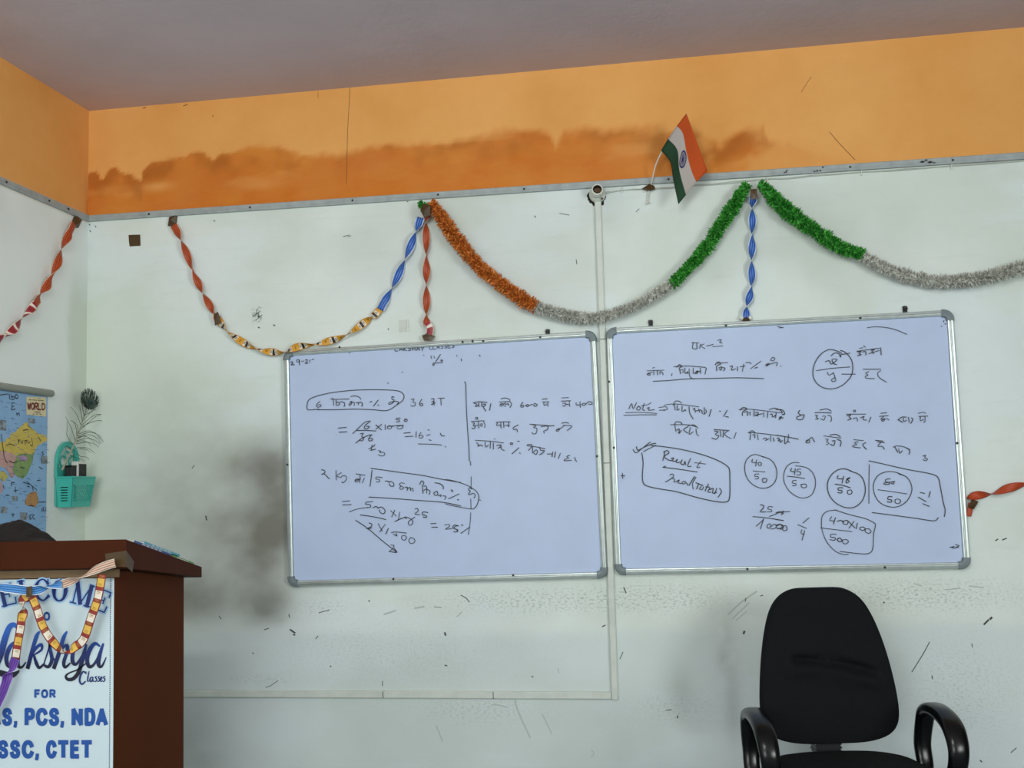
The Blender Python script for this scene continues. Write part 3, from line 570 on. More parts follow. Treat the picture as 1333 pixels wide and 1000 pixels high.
def streamer_part(name, root, P, nrm, wd, mat_, nodes=None, vstart=0.0, sharp=None):
    """twisted ribbon along 3D path P.  nodes: indices of P (floats allowed) where the ribbon is edge-on"""
    k = 6; Q = catmull(P, k); idx = [i/k for i in range(len(Q))]
    ph = np.interp(idx, nodes, [PI/2+PI*i for i in range(len(nodes))]) if nodes else np.zeros(len(Q))
    if nodes:                                               # run on before the first and after the last node
        if len(nodes) > 1:
            r0n = PI/(nodes[1]-nodes[0]); r1n = PI/(nodes[-1]-nodes[-2])
            for i, x in enumerate(idx):
                if x < nodes[0]: ph[i] = PI/2-min((nodes[0]-x)*r0n, PI/2)
                if x > nodes[-1]: ph[i] = PI/2+PI*(len(nodes)-1)+min((x-nodes[-1])*r1n, PI/2)
        else: ph = np.array([PI/2*x/nodes[0] if x < nodes[0] else PI/2+PI/2*min((x-nodes[0])/max(1e-3, nodes[0]), 1) for x in idx])
    if sharp: ph = np.array([sum(PI*float(sstep(q_-sharp, q_+sharp, np.float64(x))) for q_ in nodes) for x in idx])
    bm = BM(); uvl = bm.loops.layers.uv.new('UVMap'); nu = 8; rows = []; d = vstart
    for i, p in enumerate(Q):
        if i: d += (p-Q[i-1]).length
        t = (Q[min(i+1, len(Q)-1)]-Q[max(i-1, 0)]).normalized(); s = nrm.cross(t).normalized(); n2 = t.cross(s).normalized()
        if n2.dot(nrm) < 0: n2 = -n2
        c, q = math.cos(ph[i]), math.sin(ph[i])
        w_ = s*c+n2*q
        cup = (n2*c-s*q)
        rows.append(([bm.verts.new(p+w_*wd*(a/nu-.5)+cup*(.10*wd*(1-(2*a/nu-1)**2))) for a in range(nu+1)], d))
    for (A, da), (B, db) in zip(rows, rows[1:]):
        for a in range(nu):
            f = bm.faces.new((A[a], A[a+1], B[a+1], B[a])); f.smooth = True
            for l, uv in zip(f.loops, ((a/nu, da), ((a+1)/nu, da), ((a+1)/nu, db), (a/nu, db))): l[uvl].uv = uv
    o = obj(name, bm, mat_, root)
    md = o.modifiers.new('paper', 'SOLIDIFY'); md.thickness = .0006; md.offset = 0
    return o
def tape_patch(name, root, pts, nrm, th=.0012, m='tape'):
    """a piece of tape: slightly bumpy flat patch of real thickness laid over pts (outline)"""
    bm = BM(); c = sum(pts, Vector())/len(pts); P = [bm.verts.new(p) for p in pts]; Q = [bm.verts.new(p+nrm*th) for p in pts]; m_ = bm.verts.new(c+nrm*th*1.8); n = len(pts)
    for i in range(n):
        j = (i+1) % n; bm.faces.new((P[i], P[j], Q[j], Q[i])); bm.faces.new((Q[i], Q[j], m_))
    bm.faces.new(P[::-1]); bmesh.ops.recalc_face_normals(bm, faces=bm.faces)
    return obj(name, bm, M[m], root)
NB, NL = Vector((0, -1, 0)), Vector((1, 0, 0))
def px(fn, txt, off):
    a = [float(q) for q in txt.split()]; return [fn(a[i], a[i+1], off) for i in range(0, len(a)-1, 2)]
SW = .031
SO = .0205
g_ = 'twisted paper streamers on the walls'
# left wall, orange
t = thing('paper_streamer', 'twisted orange paper streamer hanging across the left side wall near the corner', 'streamer', left(97, 286, 0), group=g_)
streamer_part('orange_section', t, px(left, '96 291 85 316 72 350 57.6 379 46 396', SO), NL, SW*1.1, ORANGE, [1, 2, 3])
streamer_part('red_printed_section', t, px(left, '46 396 36 409 23 424 9.6 436 -6 444 -30 459 -60 470 -95 468 -130 452 -165 420 -195 375 -225 318', SO), NL, SW*1.1, REDW, [1, 3, 4.6, 6, 7.5, 9])
tape_patch('tape', t, px(left, '96 282 103 287 98 297 91 295', .001), NL, .014)
# back wall: orange, then yellow, then blue
t = thing('paper_streamer', 'long drooping paper streamer, orange then yellow then blue, over left whiteboard corner', 'streamer', back(226, 290, 0), group=g_)
streamer_part('orange_section', t, px(back, '226 293 237.8 316 252 355.6 266 384 278 407 284 416', SO), NB, SW, ORANGE, [1, 2, 3, 4.2])
yo = [(284, 416, .016), (298, 432.5, .018), (324, 450, .022), (349, 457.5, .028), (369, 458, .036), (388, 451.5, .040), (416.7, 447, .040), (448.6, 437, .034), (480, 416, .024), (487, 411, .020), (495, 402, .016)]
streamer_part('yellow_section', t, [back(*q) for q in yo], NB, SW*.95, YELLOW, [1, 2.4, 4, 5.7, 7, 8.2])
streamer_part('blue_section', t, px(back, '495 403 508 378.6 526 342 540 305 547.5 283', SO), NB, SW*1.1, BLUE, [1, 2, 3])
tape_patch('tape', t, px(back, '222 284 231 281.5 230 292 220.5 295', .001), NB, .014)
tape_patch('tape', t, px(back, '279 409 284 406 288 420 280 424', .028), NB, .002)
# vertical orange one
t = thing('paper_streamer', 'short orange paper streamer hanging straight down onto left whiteboard top edge', 'streamer', back(556, 275, 0), group=g_)
streamer_part('orange_section', t, px(back, '557 277 555 291.5 555 335.6 555.5 374 555 412 556.5 423', SO), NB, SW, ORANGE, [1, 2, 3, 4])
streamer_part('red_end', t, px(back, '556 420 560 428 558 439', SO+.006), NB, SW*.9, REDW, None)
tape_patch('tape', t, px(back, '549.5 437 557 434 567 438 561 444 552 443.5', .026), NB, .003)
tape_patch('tape', t, px(back, '551 266 561 268 561 280 553 284 548 275', .072), NB, .010)
# vertical blue one
t = thing('paper_streamer', 'blue twisted paper streamer hanging straight down onto right whiteboard top edge', 'streamer', back(980, 250, 0), group=g_)
streamer_part('blue_section', t, px(back, '980.4 255 980 271 979 305 979 339 978 373 973 399 971 415', SO), NB, SW, BLUE, [1, 2, 3, 4, 5])
tape_patch('tape', t, px(back, '976.5 247 985.5 246 986 259 977 260', .066), NB, .004)
bm = BM()
for du in (-5.5, 5.5):
    c = back(971+du, 414, .016); bmesh.ops.create_icosphere(bm, subdivisions=2, radius=.0085, matrix=Matrix.Translation(c))
obj('pin_ball', bm, M['white'], t)
tape_patch('tape', t, px(back, '966 414 976 413.5 977 417.5 966.5 418', .012), NB, .008)
# right of the right board
t = thing('paper_streamer', 'orange twisted paper streamer running off from right whiteboard edge', 'streamer', back(1263, 652, 0), group=g_)
streamer_part('orange_section', t, px(back, '1259.6 649 1272 645 1292 643.6 1312 636 1333 631 1356 628 1384 618 1415 604 1450 585 1485 560', SO), NB, SW*.95, ORANGE2, [0, 2, 4.4, 6, 7.5])
streamer_part('loose_tail', t, px(back, '1264 655 1262.5 664 1260.5 672', .012), NB, SW*.6, ORANGE2, None)
tape_patch('tape', t, px(back, '1265 650 1273 653 1267 663 1260 660', .016), NB, .010)

# ------------------------------------------------------------------ fluffy tinsel garlands
def tuft_mat(name, c1, c2, c3, metal=0.0):
    m = bpy.data.materials.new(name); m.use_nodes = True; t = NT(m); b = t.n['Principled BSDF']; b.inputs['Roughness'].default_value = .55
    g = t.new('ShaderNodeNewGeometry').outputs['Random Per Island']
    t.link(t.ramp(g, [(0, lin(c1)), (.5, lin(c2)), (1, lin(c3))]), b.inputs['Base Color']); b.inputs['Metallic'].default_value = metal; return m
T_OR = tuft_mat('orange_tinsel', '964a10', 'd07222', 'eea052'); T_WH = tuft_mat('silver_white_tinsel', '85847b', 'c4c4ba', 'eeeee6'); T_GR = tuft_mat('green_tinsel', '0f4d12', '2a9426', '66c653')
def fluffy(name, root, P, R_, m, dens=8500, bw=.0019, seed=1):
    """thousands of little paper blades round a string, R_ = radius (list over P allowed)"""
    rg = random.Random(seed); Q = catmull(P, 6); Q, L = resample(Q, .004); n = len(Q); bm = BM()
    rad = lambda s: float(np.interp(s, np.linspace(0, 1, len(R_)), R_)) if isinstance(R_, (list, tuple)) else R_
    tube(bm, Q[::3]+[Q[-1]], .36*rad(.5), 8)
    for q in range(int(L*dens)):
        s = rg.random(); f = s*(n-1); i = min(int(f), n-2); p = Q[i].lerp(Q[i+1], f-i); t = (Q[i+1]-Q[i]).normalized()
        a, b_ = frame_of(t, NB); th = rg.uniform(0, 2*PI); d = (a*math.cos(th)+b_*math.sin(th)); side = t.cross(d)
        R = rad(s)*(.74+.30*noise.noise(Vector((s*L*34, th*.6, seed)))+ .26*rg.random())
        if rg.random() < .04: R *= 1.18
        lean = (t*rg.gauss(0, .55)+d*1.0+side*rg.gauss(0, .45)).normalized()
        a0 = p+d*R*.34; a1 = p+d*R*.42+lean*R*.60; wv = lean.cross(Vector((rg.gauss(0, 1), rg.gauss(0, 1), rg.gauss(0, 1)))).normalized()*bw
        mid = a0.lerp(a1, .5)+side*rg.gauss(0, .0015)
        v = [bm.verts.new(x) for x in (a0-wv, a0+wv, mid+wv*1.1, a1+wv*.3, a1-wv*.3, mid-wv*1.1)]
        bm.faces.new((v[0], v[1], v[2], v[5])); bm.faces.new((v[5], v[2], v[3], v[4]))
    return obj(name, bm, m, root)
g_ = 'fluffy tricolour garlands'
GO = .047
t = thing('tinsel_garland', 'fluffy garland drooping above both boards, orange, then white, then green', 'garland', back(561, 262, 0), group=g_)
fluffy('orange_section', t, px(back, '561 264 574.5 282 591 307 612 334.5 633 355.5 658.5 374.5 681.5 391 698.5 400', GO), [.024, .035, .035, .033, .033, .034, .032], T_OR, seed=2)
fluffy('white_section', t, px(back, '697.5 399.5 729 408.6 761 414 786 412 817.6 402 849 386 875 369.5', GO), [.028, .030, .027, .026, .026, .026], T_WH, bw=.0013, seed=3)
fluffy('green_section', t, px(back, '873.5 370.5 897 347.6 922.6 318 938 294 956 267 968 248 973.5 240', GO), [.026, .028, .030, .033, .034, .023], T_GR, seed=4)
fluffy('green_end_tuft', t, px(back, '558 272 550 268 546 264', GO), [.024, .016], T_GR, dens=8000, seed=5)
t = thing('tinsel_garland', 'fluffy garland sagging over right whiteboard, green then grey white, running off frame', 'garland', back(987, 240, 0), group=g_)
fluffy('green_section', t, px(back, '988.5 239 996 245 1011 262 1037 284 1067 305 1096 322.7 1124 331.5', GO), [.022, .034, .036, .035, .032, .026], T_GR, seed=6)
fluffy('white_section', t, px(back, '1122 333 1146 346 1176 358 1220 367 1258 364.5 1294 359 1320 351 1345 346 1390 326 1430 300 1470 265 1500 232', GO), [.027, .030, .031, .032, .030, .031, .035], T_WH, bw=.0013, seed=7)

# ------------------------------------------------------------------ conduits, bulb holder, wires
def conduit(name, label, x0, x1, z0, z1, joints, vert):
    t = thing(name, label, 'cable conduit', ((x0+x1)/2, 0, (z0+z1)/2), group='plastic conduits on the back wall'); bm = BM()
    box(bm, x0, x1, -.011, -.0005, z0, z1, 0, .0015)
    k = .0028
    if vert: box(bm, x0+k, x1-k, -.0145, -.0105, z0, z1, 0, .001)
    else: box(bm, x0, x1, -.0145, -.0105, z0+k, z1-k, 0, .001)
    obj('channel', bm, M['pvc'], t)
    for j in joints:
        bm = BM()
        if vert: box(bm, x0+.001, x1-.001, -.0152, -.0142, j-.0012, j+.0012)
        else: box(bm, j-.0012, j+.0012, -.0152, -.0142, z0+.001, z1-.001)
        obj('joint', bm, M['nail'], t)
    return t
vx = 2.0785
conduit('cable_conduit', 'white plastic conduit running down the wall between the two whiteboards', vx-.0125, vx+.0125, .547, 2.378, [back(786, 442).z, back(790, 603).z], True)
conduit('cable_conduit', 'white plastic conduit running level along the wall below left whiteboard', .12, vx-.013, .547, .573, [back(500, 903).x, back(643, 903).x], False)
t = thing('bulb_holder', 'empty white bulb socket angled out of the wall above the conduit', 'bulb holder', back(778, 253, 0))
c = back(778, 254, 0); d = Vector((.11, -1, .06)).normalized()
bm = BM(); tube(bm, [c+Vector((0, -y, 0)) for y in (.0005, .012, .020, .026)], [.031, .031, .027, .019], 28); obj('base', bm, M['ceram'], t, smooth=False)
bm = BM(); s0 = c+Vector((0, -.018, .002))
lathe(bm, s0, d, [(.019, 0), (.021, .014), (.0225, .016), (.0225, .030), (.020, .032), (.020, .044), (.021, .046), (.0166, .0465), (.0166, .044)])
obj('socket', bm, M['ceram'], t)
bm = BM(); cyl(bm, s0+d*.012, s0+d*.016, .0162, n=20); obj('contact_plate', bm, M['brass'], t)
bm = BM(); lathe(bm, s0, d, [(.0164, .0455), (.0160, .030), (.0158, .014)], 24); obj('socket_bore', bm, M['bore'], t)
for a in (-.6, .6):
    bm = BM(); cyl(bm, s0+d*.016+Vector((.006*a*1.6, 0, 0)), s0+d*.024+Vector((.006*a*1.6, 0, 0)), .003, n=8); obj('contact_pin', bm, M['brass'], t)
bm = BM(); cyl(bm, back(783.8, 258.5, .024), back(783.8, 258.5, .031), .0042, n=10); obj('screw', bm, M['nail'], t)
bm = BM(); rg = random.Random(5)                             # burnt, chipped plaster round the holder
ring = []
for i in range(40):
    a = 2*PI*i/40; r1 = .029+.006*rg.random()+(.007 if 2.6 < a < 5.4 else -.002); ring.append(c+Vector((r1*math.cos(a), -.0009, r1*math.sin(a)-.004)))
poly(bm, ring); obj('burn_mark', bm, M['soot'], t)
wires = ['789 250 800 248.6 810 247.6 826 247.6 839 246.4 857 244.6 875 243.8 900 241 927 239.4 962 235.6 999 233 1028 231.5 1058 228 1090 226.3 1121 224 1152 222 1182 219.5 1210 218 1238 216 1285 212 1333 209 1400 204',
         '789 252 800 249.2 810 247.9 826 246 839 246.2 857 245.6 875 244.8 900 242.2 927 240.6 962 237.4 999 233.2 1028 232.5 1058 229.2 1090 226.8 1121 224.2 1152 223 1182 221 1210 218.5 1238 216.2 1285 213.4 1333 209.6 1400 205']
t = thing('electric_wire', 'thin pale wire pair clipped under the grey batten from the bulb holder', 'wire', back(1000, 233, 0))
for k_, s in enumerate(wires):
    bm = BM(); tube(bm, catmull(px(back, s, .003+.0025*k_), 4), .0016, 6); obj('strand', bm, M['wire'], t, smooth=True)
for u, v in ((810, 247.8), (839, 246.3), (999, 233.2), (1121, 224.2), (1238, 216.2)):
    p = back(u, v, 0); bm = BM(); tube(bm, [p+Vector((-.0045, -y, .006*math.cos(a)*1.0-.0)) if False else p+Vector((0, -.0075*math.sin(a)-.0005, .008*math.cos(a))) for a, y in [(PI*i/8, 0) for i in range(9)]], .0022, 6, hint=Vector((1, 0, 0)))
    cyl(bm, p+Vector((0, -.0005, -.010)), p+Vector((0, -.006, -.010)), .0035, .0028, 8); obj('clip', bm, M['white'], t)

# ------------------------------------------------------------------ little flag
t = thing('small_flag', 'small saffron white and green flag on a stick leaning out from the wall', 'flag', back(845, 246, 0))
pole = [back(843.5, 263, .012), back(845.5, 247, .014), back(848, 240, .022), back(852.5, 218, .055), back(861.8, 197, .083), back(878.6, 171.5, .113), back(895, 149, .142)]
bm = BM(); tube(bm, catmull(pole, 5), .0027, 8); obj('flagstick', bm, M['stick'], t, smooth=True)
bm = BM(); q = back(843.5, 264, .012)
for dx, dz in ((-.010, 0), (.010, .004)): cyl(bm, q, q+Vector((dx, 0, dz-.004)), .0024, n=8)
obj('stick_foot', bm, M['stick'], t)
# cloth: rows along the hoist (t 0 saffron .. 1 green), columns out to the fly (s)
HO = [(893.5, 147.5, .150), (881, 164, .126), (869.5, 180.8, .106), (860.5, 196, .088)]
EDG = [[(893.5, 147.5), (907, 184), (921, 223)], [(881, 164), (889, 174), (893.5, 198), (900, 222), (906.5, 237)], [(869.5, 180.8), (881.8, 195.3), (884.5, 222), (893, 254)], [(860.5, 196), (872.5, 211), (876, 232), (883, 266)]]
DEP = [(.150, .135, .115), (.126, .112, .118), (.106, .118, .102), (.088, .085, .110)]
ns = 18; cols = []
edge3 = []
for e, dp in zip(EDG, DEP):
    q, _ = resample(catmull([Vector((u, v, 0)) for u, v in e], 8), .5); k = len(q)
    edge3.append([back(q[int(i/ns*(k-1))].x, q[int(i/ns*(k-1))].y, float(np.interp(i/ns, [0, .5, 1], dp))) for i in range(ns+1)])
bm = BM(); nt = 6; G = []
for i in range(ns+1):
    col = []
    for bnd in range(3):
        for j in range(nt): col.append(edge3[bnd][i].lerp(edge3[bnd+1][i], j/nt))
    col.append(edge3[3][i]); G.append([bm.verts.new(p) for p in col])
for i in range(ns):
    for j in range(3*nt):
        f = bm.faces.new((G[i][j], G[i][j+1], G[i+1][j+1], G[i+1][j])); f.material_index = j//nt; f.smooth = True
P3 = [[Vector(v.co) for v in r] for r in G]
cl = obj('flag_cloth', bm, [mat('saffron_cloth', 'b8480a', .85), mat('white_cloth', 'aca39e', .85), mat('green_cloth', '183c24', .85)], t)
md = cl.modifiers.new('thickness', 'SOLIDIFY'); md.thickness = .0008; md.offset = 0
def cloth_pt(a, b_, off=-.0014):
    """a along the fly 0..1, b_ across 0..1"""
    x, y = a*ns, b_*3*nt; i, j = min(int(x), ns-1), min(int(y), 3*nt-1); fx, fy = x-i, y-j
    p = P3[i][j].lerp(P3[i+1][j], fx).lerp(P3[i][j+1].lerp(P3[i+1][j+1], fx), fy); return p+Vector((0, off, 0))
bm = BM(); cu, cv, ra, rb = .50, .5, .125, .145
for i in range(32):
    A = [2*PI*(i+k)/32 for k in (0, 1)]
    poly(bm, [cloth_pt(cu+ra*r*math.cos(a), cv+rb*r*math.sin(a)) for a, r in ((A[0], 1), (A[1], 1), (A[1], .80), (A[0], .80))])
for i in range(24):
    a = 2*PI*i/24; w_ = .10
    poly(bm, [cloth_pt(cu+ra*r*math.cos(a+s), cv+rb*r*math.sin(a+s)) for r, s in ((.12, -w_*2), (.8, -w_*.5), (.8, w_*.5), (.12, w_*2))])
poly(bm, [cloth_pt(cu+ra*.2*math.cos(2*PI*i/12), cv+rb*.2*math.sin(2*PI*i/12)) for i in range(12)])
obj('wheel_emblem', bm, mat('navy_print', '272a5c', .8), cl)
tape_patch('tape', t, px(back, '836 246.5 846 240 852 243 853 247 846 249', .012), NB, .010)

# ------------------------------------------------------------------ tape squares left on the wall
bm = BM(); q = px(back, '167.5 306 182.5 305.5 183 320 169 321 168 314', .0005); P_ = [bm.verts.new(p) for p in q]; f = bm.faces.new(P_)
r_ = bmesh.ops.extrude_face_region(bm, geom=[f]); bmesh.ops.translate(bm, verts=[v for v in r_['geom'] if isinstance(v, bmesh.types.BMVert)], vec=(0, -.0015, 0)); bmesh.ops.recalc_face_normals(bm, faces=bm.faces)
at_base(obj('tape_square', bm, M['tape'], label='square of brown tape stuck alone on the white wall near the corner', cat='tape'))
t = thing('clear_tape', 'square of clear tape holding a white pin on wall above left whiteboard', 'tape', back(525, 425, 0))
tape_patch('film', t, px(back, '519 417 533 416 534 432 519.5 433', .0004), NB, .0008, 'pvc')
bm = BM(); cyl(bm, back(530.5, 417.5, .004), back(530.5, 431, .004), .0024, n=8); cyl(bm, back(530.5, 427, .004), back(530.5, 431.5, .004), .0045, n=8); obj('pin', bm, M['white'], t)

# ------------------------------------------------------------------ printed map on the side wall
t = thing('wall_map', 'hanging blue printed world map on the left side wall, scribbled over', 'map', (0, -.79, 1.7))
MX = .012
y1 = -.286; y0 = -1.30; zt_ = 1.700; zb_ = 1.005
def sheet_x(z): return MX+.0
bm = BM(); box(bm, MX-.0015, MX, y0, y1, zb_, zt_)
SEA = mat('map_sea_blue', '8db3d6', .5, var=.12, vscale=9, col2='7ba5cf')
obj('map_sheet', bm, SEA, t)
def mp(u, v, k=1.0): return left(u, v, MX+.0006*k)
def cr3(txt): 
    a = [float(q) for q in txt.split()]; return [(a[i]/5, 480+a[i+1]/5) for i in range(0, len(a)-1, 2)]
def land(name, txt, col, k=1.0, jag=.004, var=.18):
    P = [mp(u, v, k) for u, v in cr3(txt)]; Q = catmull(P+[P[0]], 4)[:-1]
    for q in Q: q.y += rnd(-jag, jag); q.z += rnd(-jag, jag)
    bm = BM(); bm.faces.new([bm.verts.new(q) for q in Q]); bmesh.ops.triangulate(bm, faces=bm.faces[:])
    bmesh.ops.recalc_face_normals(bm, faces=bm.faces)
    for f in bm.faces:
        if f.normal.x < 0: f.normal_flip()
    obj(name, bm, mat('map_'+name, col, .5, var=var, vscale=45), t)
land('northern_land', '-60 470 20 478 60 440 110 400 170 350 195 380 240 412 298 440 302 470 258 492 238 505 228 540 200 560 160 556 100 562 50 545 20 530 -60 540', 'd2ba54')
land('eastern_land', '100 590 120 560 160 556 205 555 222 545 215 585 206 620 190 650 172 690 150 715 135 712 118 700 100 690 85 650', '7f9c5a', 1.2)
land('middle_land', '-60 545 20 535 90 560 108 600 92 650 96 690 80 712 60 690 40 650 20 640 -60 640', 'c39a92', 1.1)
land('small_land', '120 575 150 562 176 572 172 595 150 600 130 598', 'b18fb0', 1.5)
land('southern_land', '165 862 178 830 200 822 212 808 226 812 236 808 248 850 244 880 226 900 204 888 180 892 168 884', 'b8864e', 1.2)
land('island_land', '-10 690 10 670 40 680 50 700 38 720 10 725', 'c4b85e', 1.4)
land('coast_land', '-40 735 0 730 20 760 14 800 -6 830 -40 840', 'b99aa0', 1.2)
# the rest of the sheet beyond the edge of the photograph: broad land shapes
def land2(name, pts, col):
    P = [Vector((MX+.0006, y, z)) for y, z in pts]; Q = catmull(P+[P[0]], 4)[:-1]
    for q in Q: q.y += rnd(-.006, .006); q.z += rnd(-.006, .006)
    bm = BM(); bm.faces.new([bm.verts.new(q) for q in Q]); bmesh.ops.triangulate(bm, faces=bm.faces[:]); bmesh.ops.recalc_face_normals(bm, faces=bm.faces)
    for f in bm.faces:
        if f.normal.x < 0: f.normal_flip()
    obj(name, bm, mat('map_'+name, col, .5, var=.18, vscale=45), t)
land2('western_land', [(-1.26, 1.62), (-1.05, 1.66), (-.98, 1.55), (-1.06, 1.45), (-1.1, 1.38), (-1.2, 1.5)], 'c9b060')
land2('western_land', [(-1.1, 1.36), (-1.0, 1.33), (-.96, 1.26), (-1.03, 1.10), (-1.06, 1.2)], '88a35e')
land2('central_land', [(-.82, 1.42), (-.70, 1.43), (-.63, 1.36), (-.70, 1.2), (-.75, 1.15), (-.78, 1.3)], 'b9907c')
land2('central_land', [(-.80, 1.55), (-.66, 1.6), (-.62, 1.5), (-.72, 1.46)], 'b4a0b4')
# cream title box with its word
bm = BM(); q = [mp(u, v, 1.6) for u, v in cr3('172 182 300 186 300 312 172 300')]; poly(bm, q[::-1]); bmesh.ops.recalc_face_normals(bm, faces=bm.faces)
for f in bm.faces:
    if f.normal.x < 0: f.normal_flip()
tbox = obj('title_box', bm, mat('map_cream', 'd9cba4', .5), t)
GLY = {'W': '0 1 .25 0,.25 0 .5 .8,.5 .8 .75 0,.75 0 1 1', 'O': '.5 1 .1 .8 0 .5 .1 .2 .5 0 .9 .2 1 .5 .9 .8 .5 1', 'R': '0 0 0 1,0 1 .7 1 .95 .75 .7 .5 0 .5,.4 .5 .95 0', 'L': '0 1 0 0,0 0 .8 0', 'D': '0 0 0 1,0 1 .55 .95 .95 .7 .95 .3 .55 .05 0 0'}
bm = BM()
for i, ch in enumerate('WORLD'):
    for st in GLY[ch].split(','):
        a = [float(q) for q in st.split()]; P = []
        for k in range(0, len(a), 2):
            u = 180+i*23.5+a[k]*18.5; v = 264-(a[k+1])*40+i*.8; P.append(mp(u/5, 480+v/5, 2.2))
        flat_stroke(bm, P, .0062, NL, 0, 3)
obj('title_word', bm, mat('map_dark_red', '6e241f', .5), tbox)
bm = BM()
for a in ('188 203 205 204', '212 204 240 206', '246 206 284 208', '214 295 222 296', '234 295 244 296', '258 297 268 298', '222 280 262 283'):
    flat_stroke(bm, [mp(u, v, 2.2) for u, v in cr3(a)], .003, NL)
obj('title_small_print', bm, mat('map_brown', '7a6244', .6), tbox)
for q in ('0 332 40 336 40 404 0 400', '186 322 228 326 228 358 186 354', '268 570 308 572 308 620 268 618', '76 828 114 830 114 862 76 860', '6 897 46 899 46 942 6 940', '132 935 178 938 178 986 132 984'):
    bm = BM(); poly(bm, [mp(u, v, 1.6) for u, v in cr3(q)][::-1])
    bmesh.ops.recalc_face_normals(bm, faces=bm.faces)
    for f in bm.faces:
        if f.normal.x < 0: f.normal_flip()
    obj('photo_inset', bm, mat('map_photo', '4d545c', .5, col2='9aa5ad', vscale=60), t)
SCR = '''0 172 25 168 48 165,60 165 62 195 66 200,78 170 76 198 90 200 92 182 80 184,100 172 104 194 118 190 116 172 104 170 98 176,95 222 78 226 82 245 92 244,82 245 76 268 100 262,108 285 112 306,108 296 124 290,124 285 126 306,8 425 14 470 20 520 30 585 48 612,118 460 124 490,118 474 130 462,136 468 142 490 150 466,160 466 166 496,160 470 176 466 170 482,182 470 186 488 196 474,206 448 212 500 196 496,
282 540 274 548 284 558 272 570,78 735 74 765,74 745 96 740,150 740 190 752,176 736 240 790,178 766 192 770,210 768 216 792,90 795 110 792,100 770 102 806,60 826 40 822,250 870 300 868,276 905 270 930,285 900 280 930,300 905 290 935,200 952 190 966 204 976 194 982,212 950 222 952 212 966 226 980,84 940 86 966,76 952 96 948,20 760 28 780,240 730 262 726,256 640 278 655,60 600 84 612 110 606,134 640 156 648,40 500 70 490 96 506,150 402 178 396,250 444 264 470'''
phrases(t, 'scribble', [[mp(u, v, 2.4) for u, v in cr3(st)] for st in SCR.replace('\n', '').split(',')], .0030, NL, M['ink'], 1, .010)
bm = BM(); rg = random.Random(3)                               # fine printed place names and sea routes
for i in range(150):
    u = rg.uniform(0, 61); v = rg.uniform(512, 690); l = rg.uniform(1.5, 5)
    flat_stroke(bm, [mp(u, v, 2.0), mp(u+l, v+l*.12, 2.0)], .0014, NL)
obj('small_print', bm, mat('map_print', '4f6f9c', .6), t)
bm = BM(); ring = [left(74.5, 510.5, .016)]; e1 = Vector((.016, -.262, 1.7135)); e0 = Vector((.016, -1.33, 1.7135))
tube(bm, [e0, e0+Vector((0, .006, 0)), e1-Vector((0, .006, 0)), e1], [.010, .0135, .0135, .010], 14); obj('hanging_rod', bm, mat('rod_grey', '8f9389', .45), t, smooth=True)
bm = BM(); tube(bm, [Vector((.016, -1.33, zb_-.004)), Vector((.016, -.262, zb_-.004))], .011, 12); obj('bottom_rod', bm, mat('rod_grey', '8f9389', .45), t, smooth=True)

# ------------------------------------------------------------------ teal wall basket with its contents and a peacock feather
t = thing('wall_basket', 'teal plastic basket hung on side wall beside the map, holding a feather', 'basket', (0.004, -.15, 1.29))
bm = BM()                                                     # back plate with its arched handle, an open loop on top
ya, yb = -.222, -.066; yc = (ya+yb)/2; hw = (yb-ya)/2
outer = [(ya, 1.40)]+[(yc-hw*math.cos(a), 1.455+.083*math.sin(a)) for a in [PI*i/16 for i in range(17)]]+[(yb, 1.40)]
inner = [(ya+.016, 1.40)]+[(yc-(hw-.016)*math.cos(a), 1.452+.066*math.sin(a)) for a in [PI*i/16 for i in range(17)]]+[(yb-.016, 1.40)]
R_ = [[bm.verts.new((x, y, z)) for y, z in L_] for x, L_ in ((.004, outer), (.014, outer), (.014, inner), (.004, inner))]
for i in range(4):
    A, B = R_[i], R_[(i+1) % 4]
    for k in range(len(A)-1): bm.faces.new((A[k], A[k+1], B[k+1], B[k]))
box(bm, .004, .009, ya+.004, yb-.004, 1.290, 1.44)
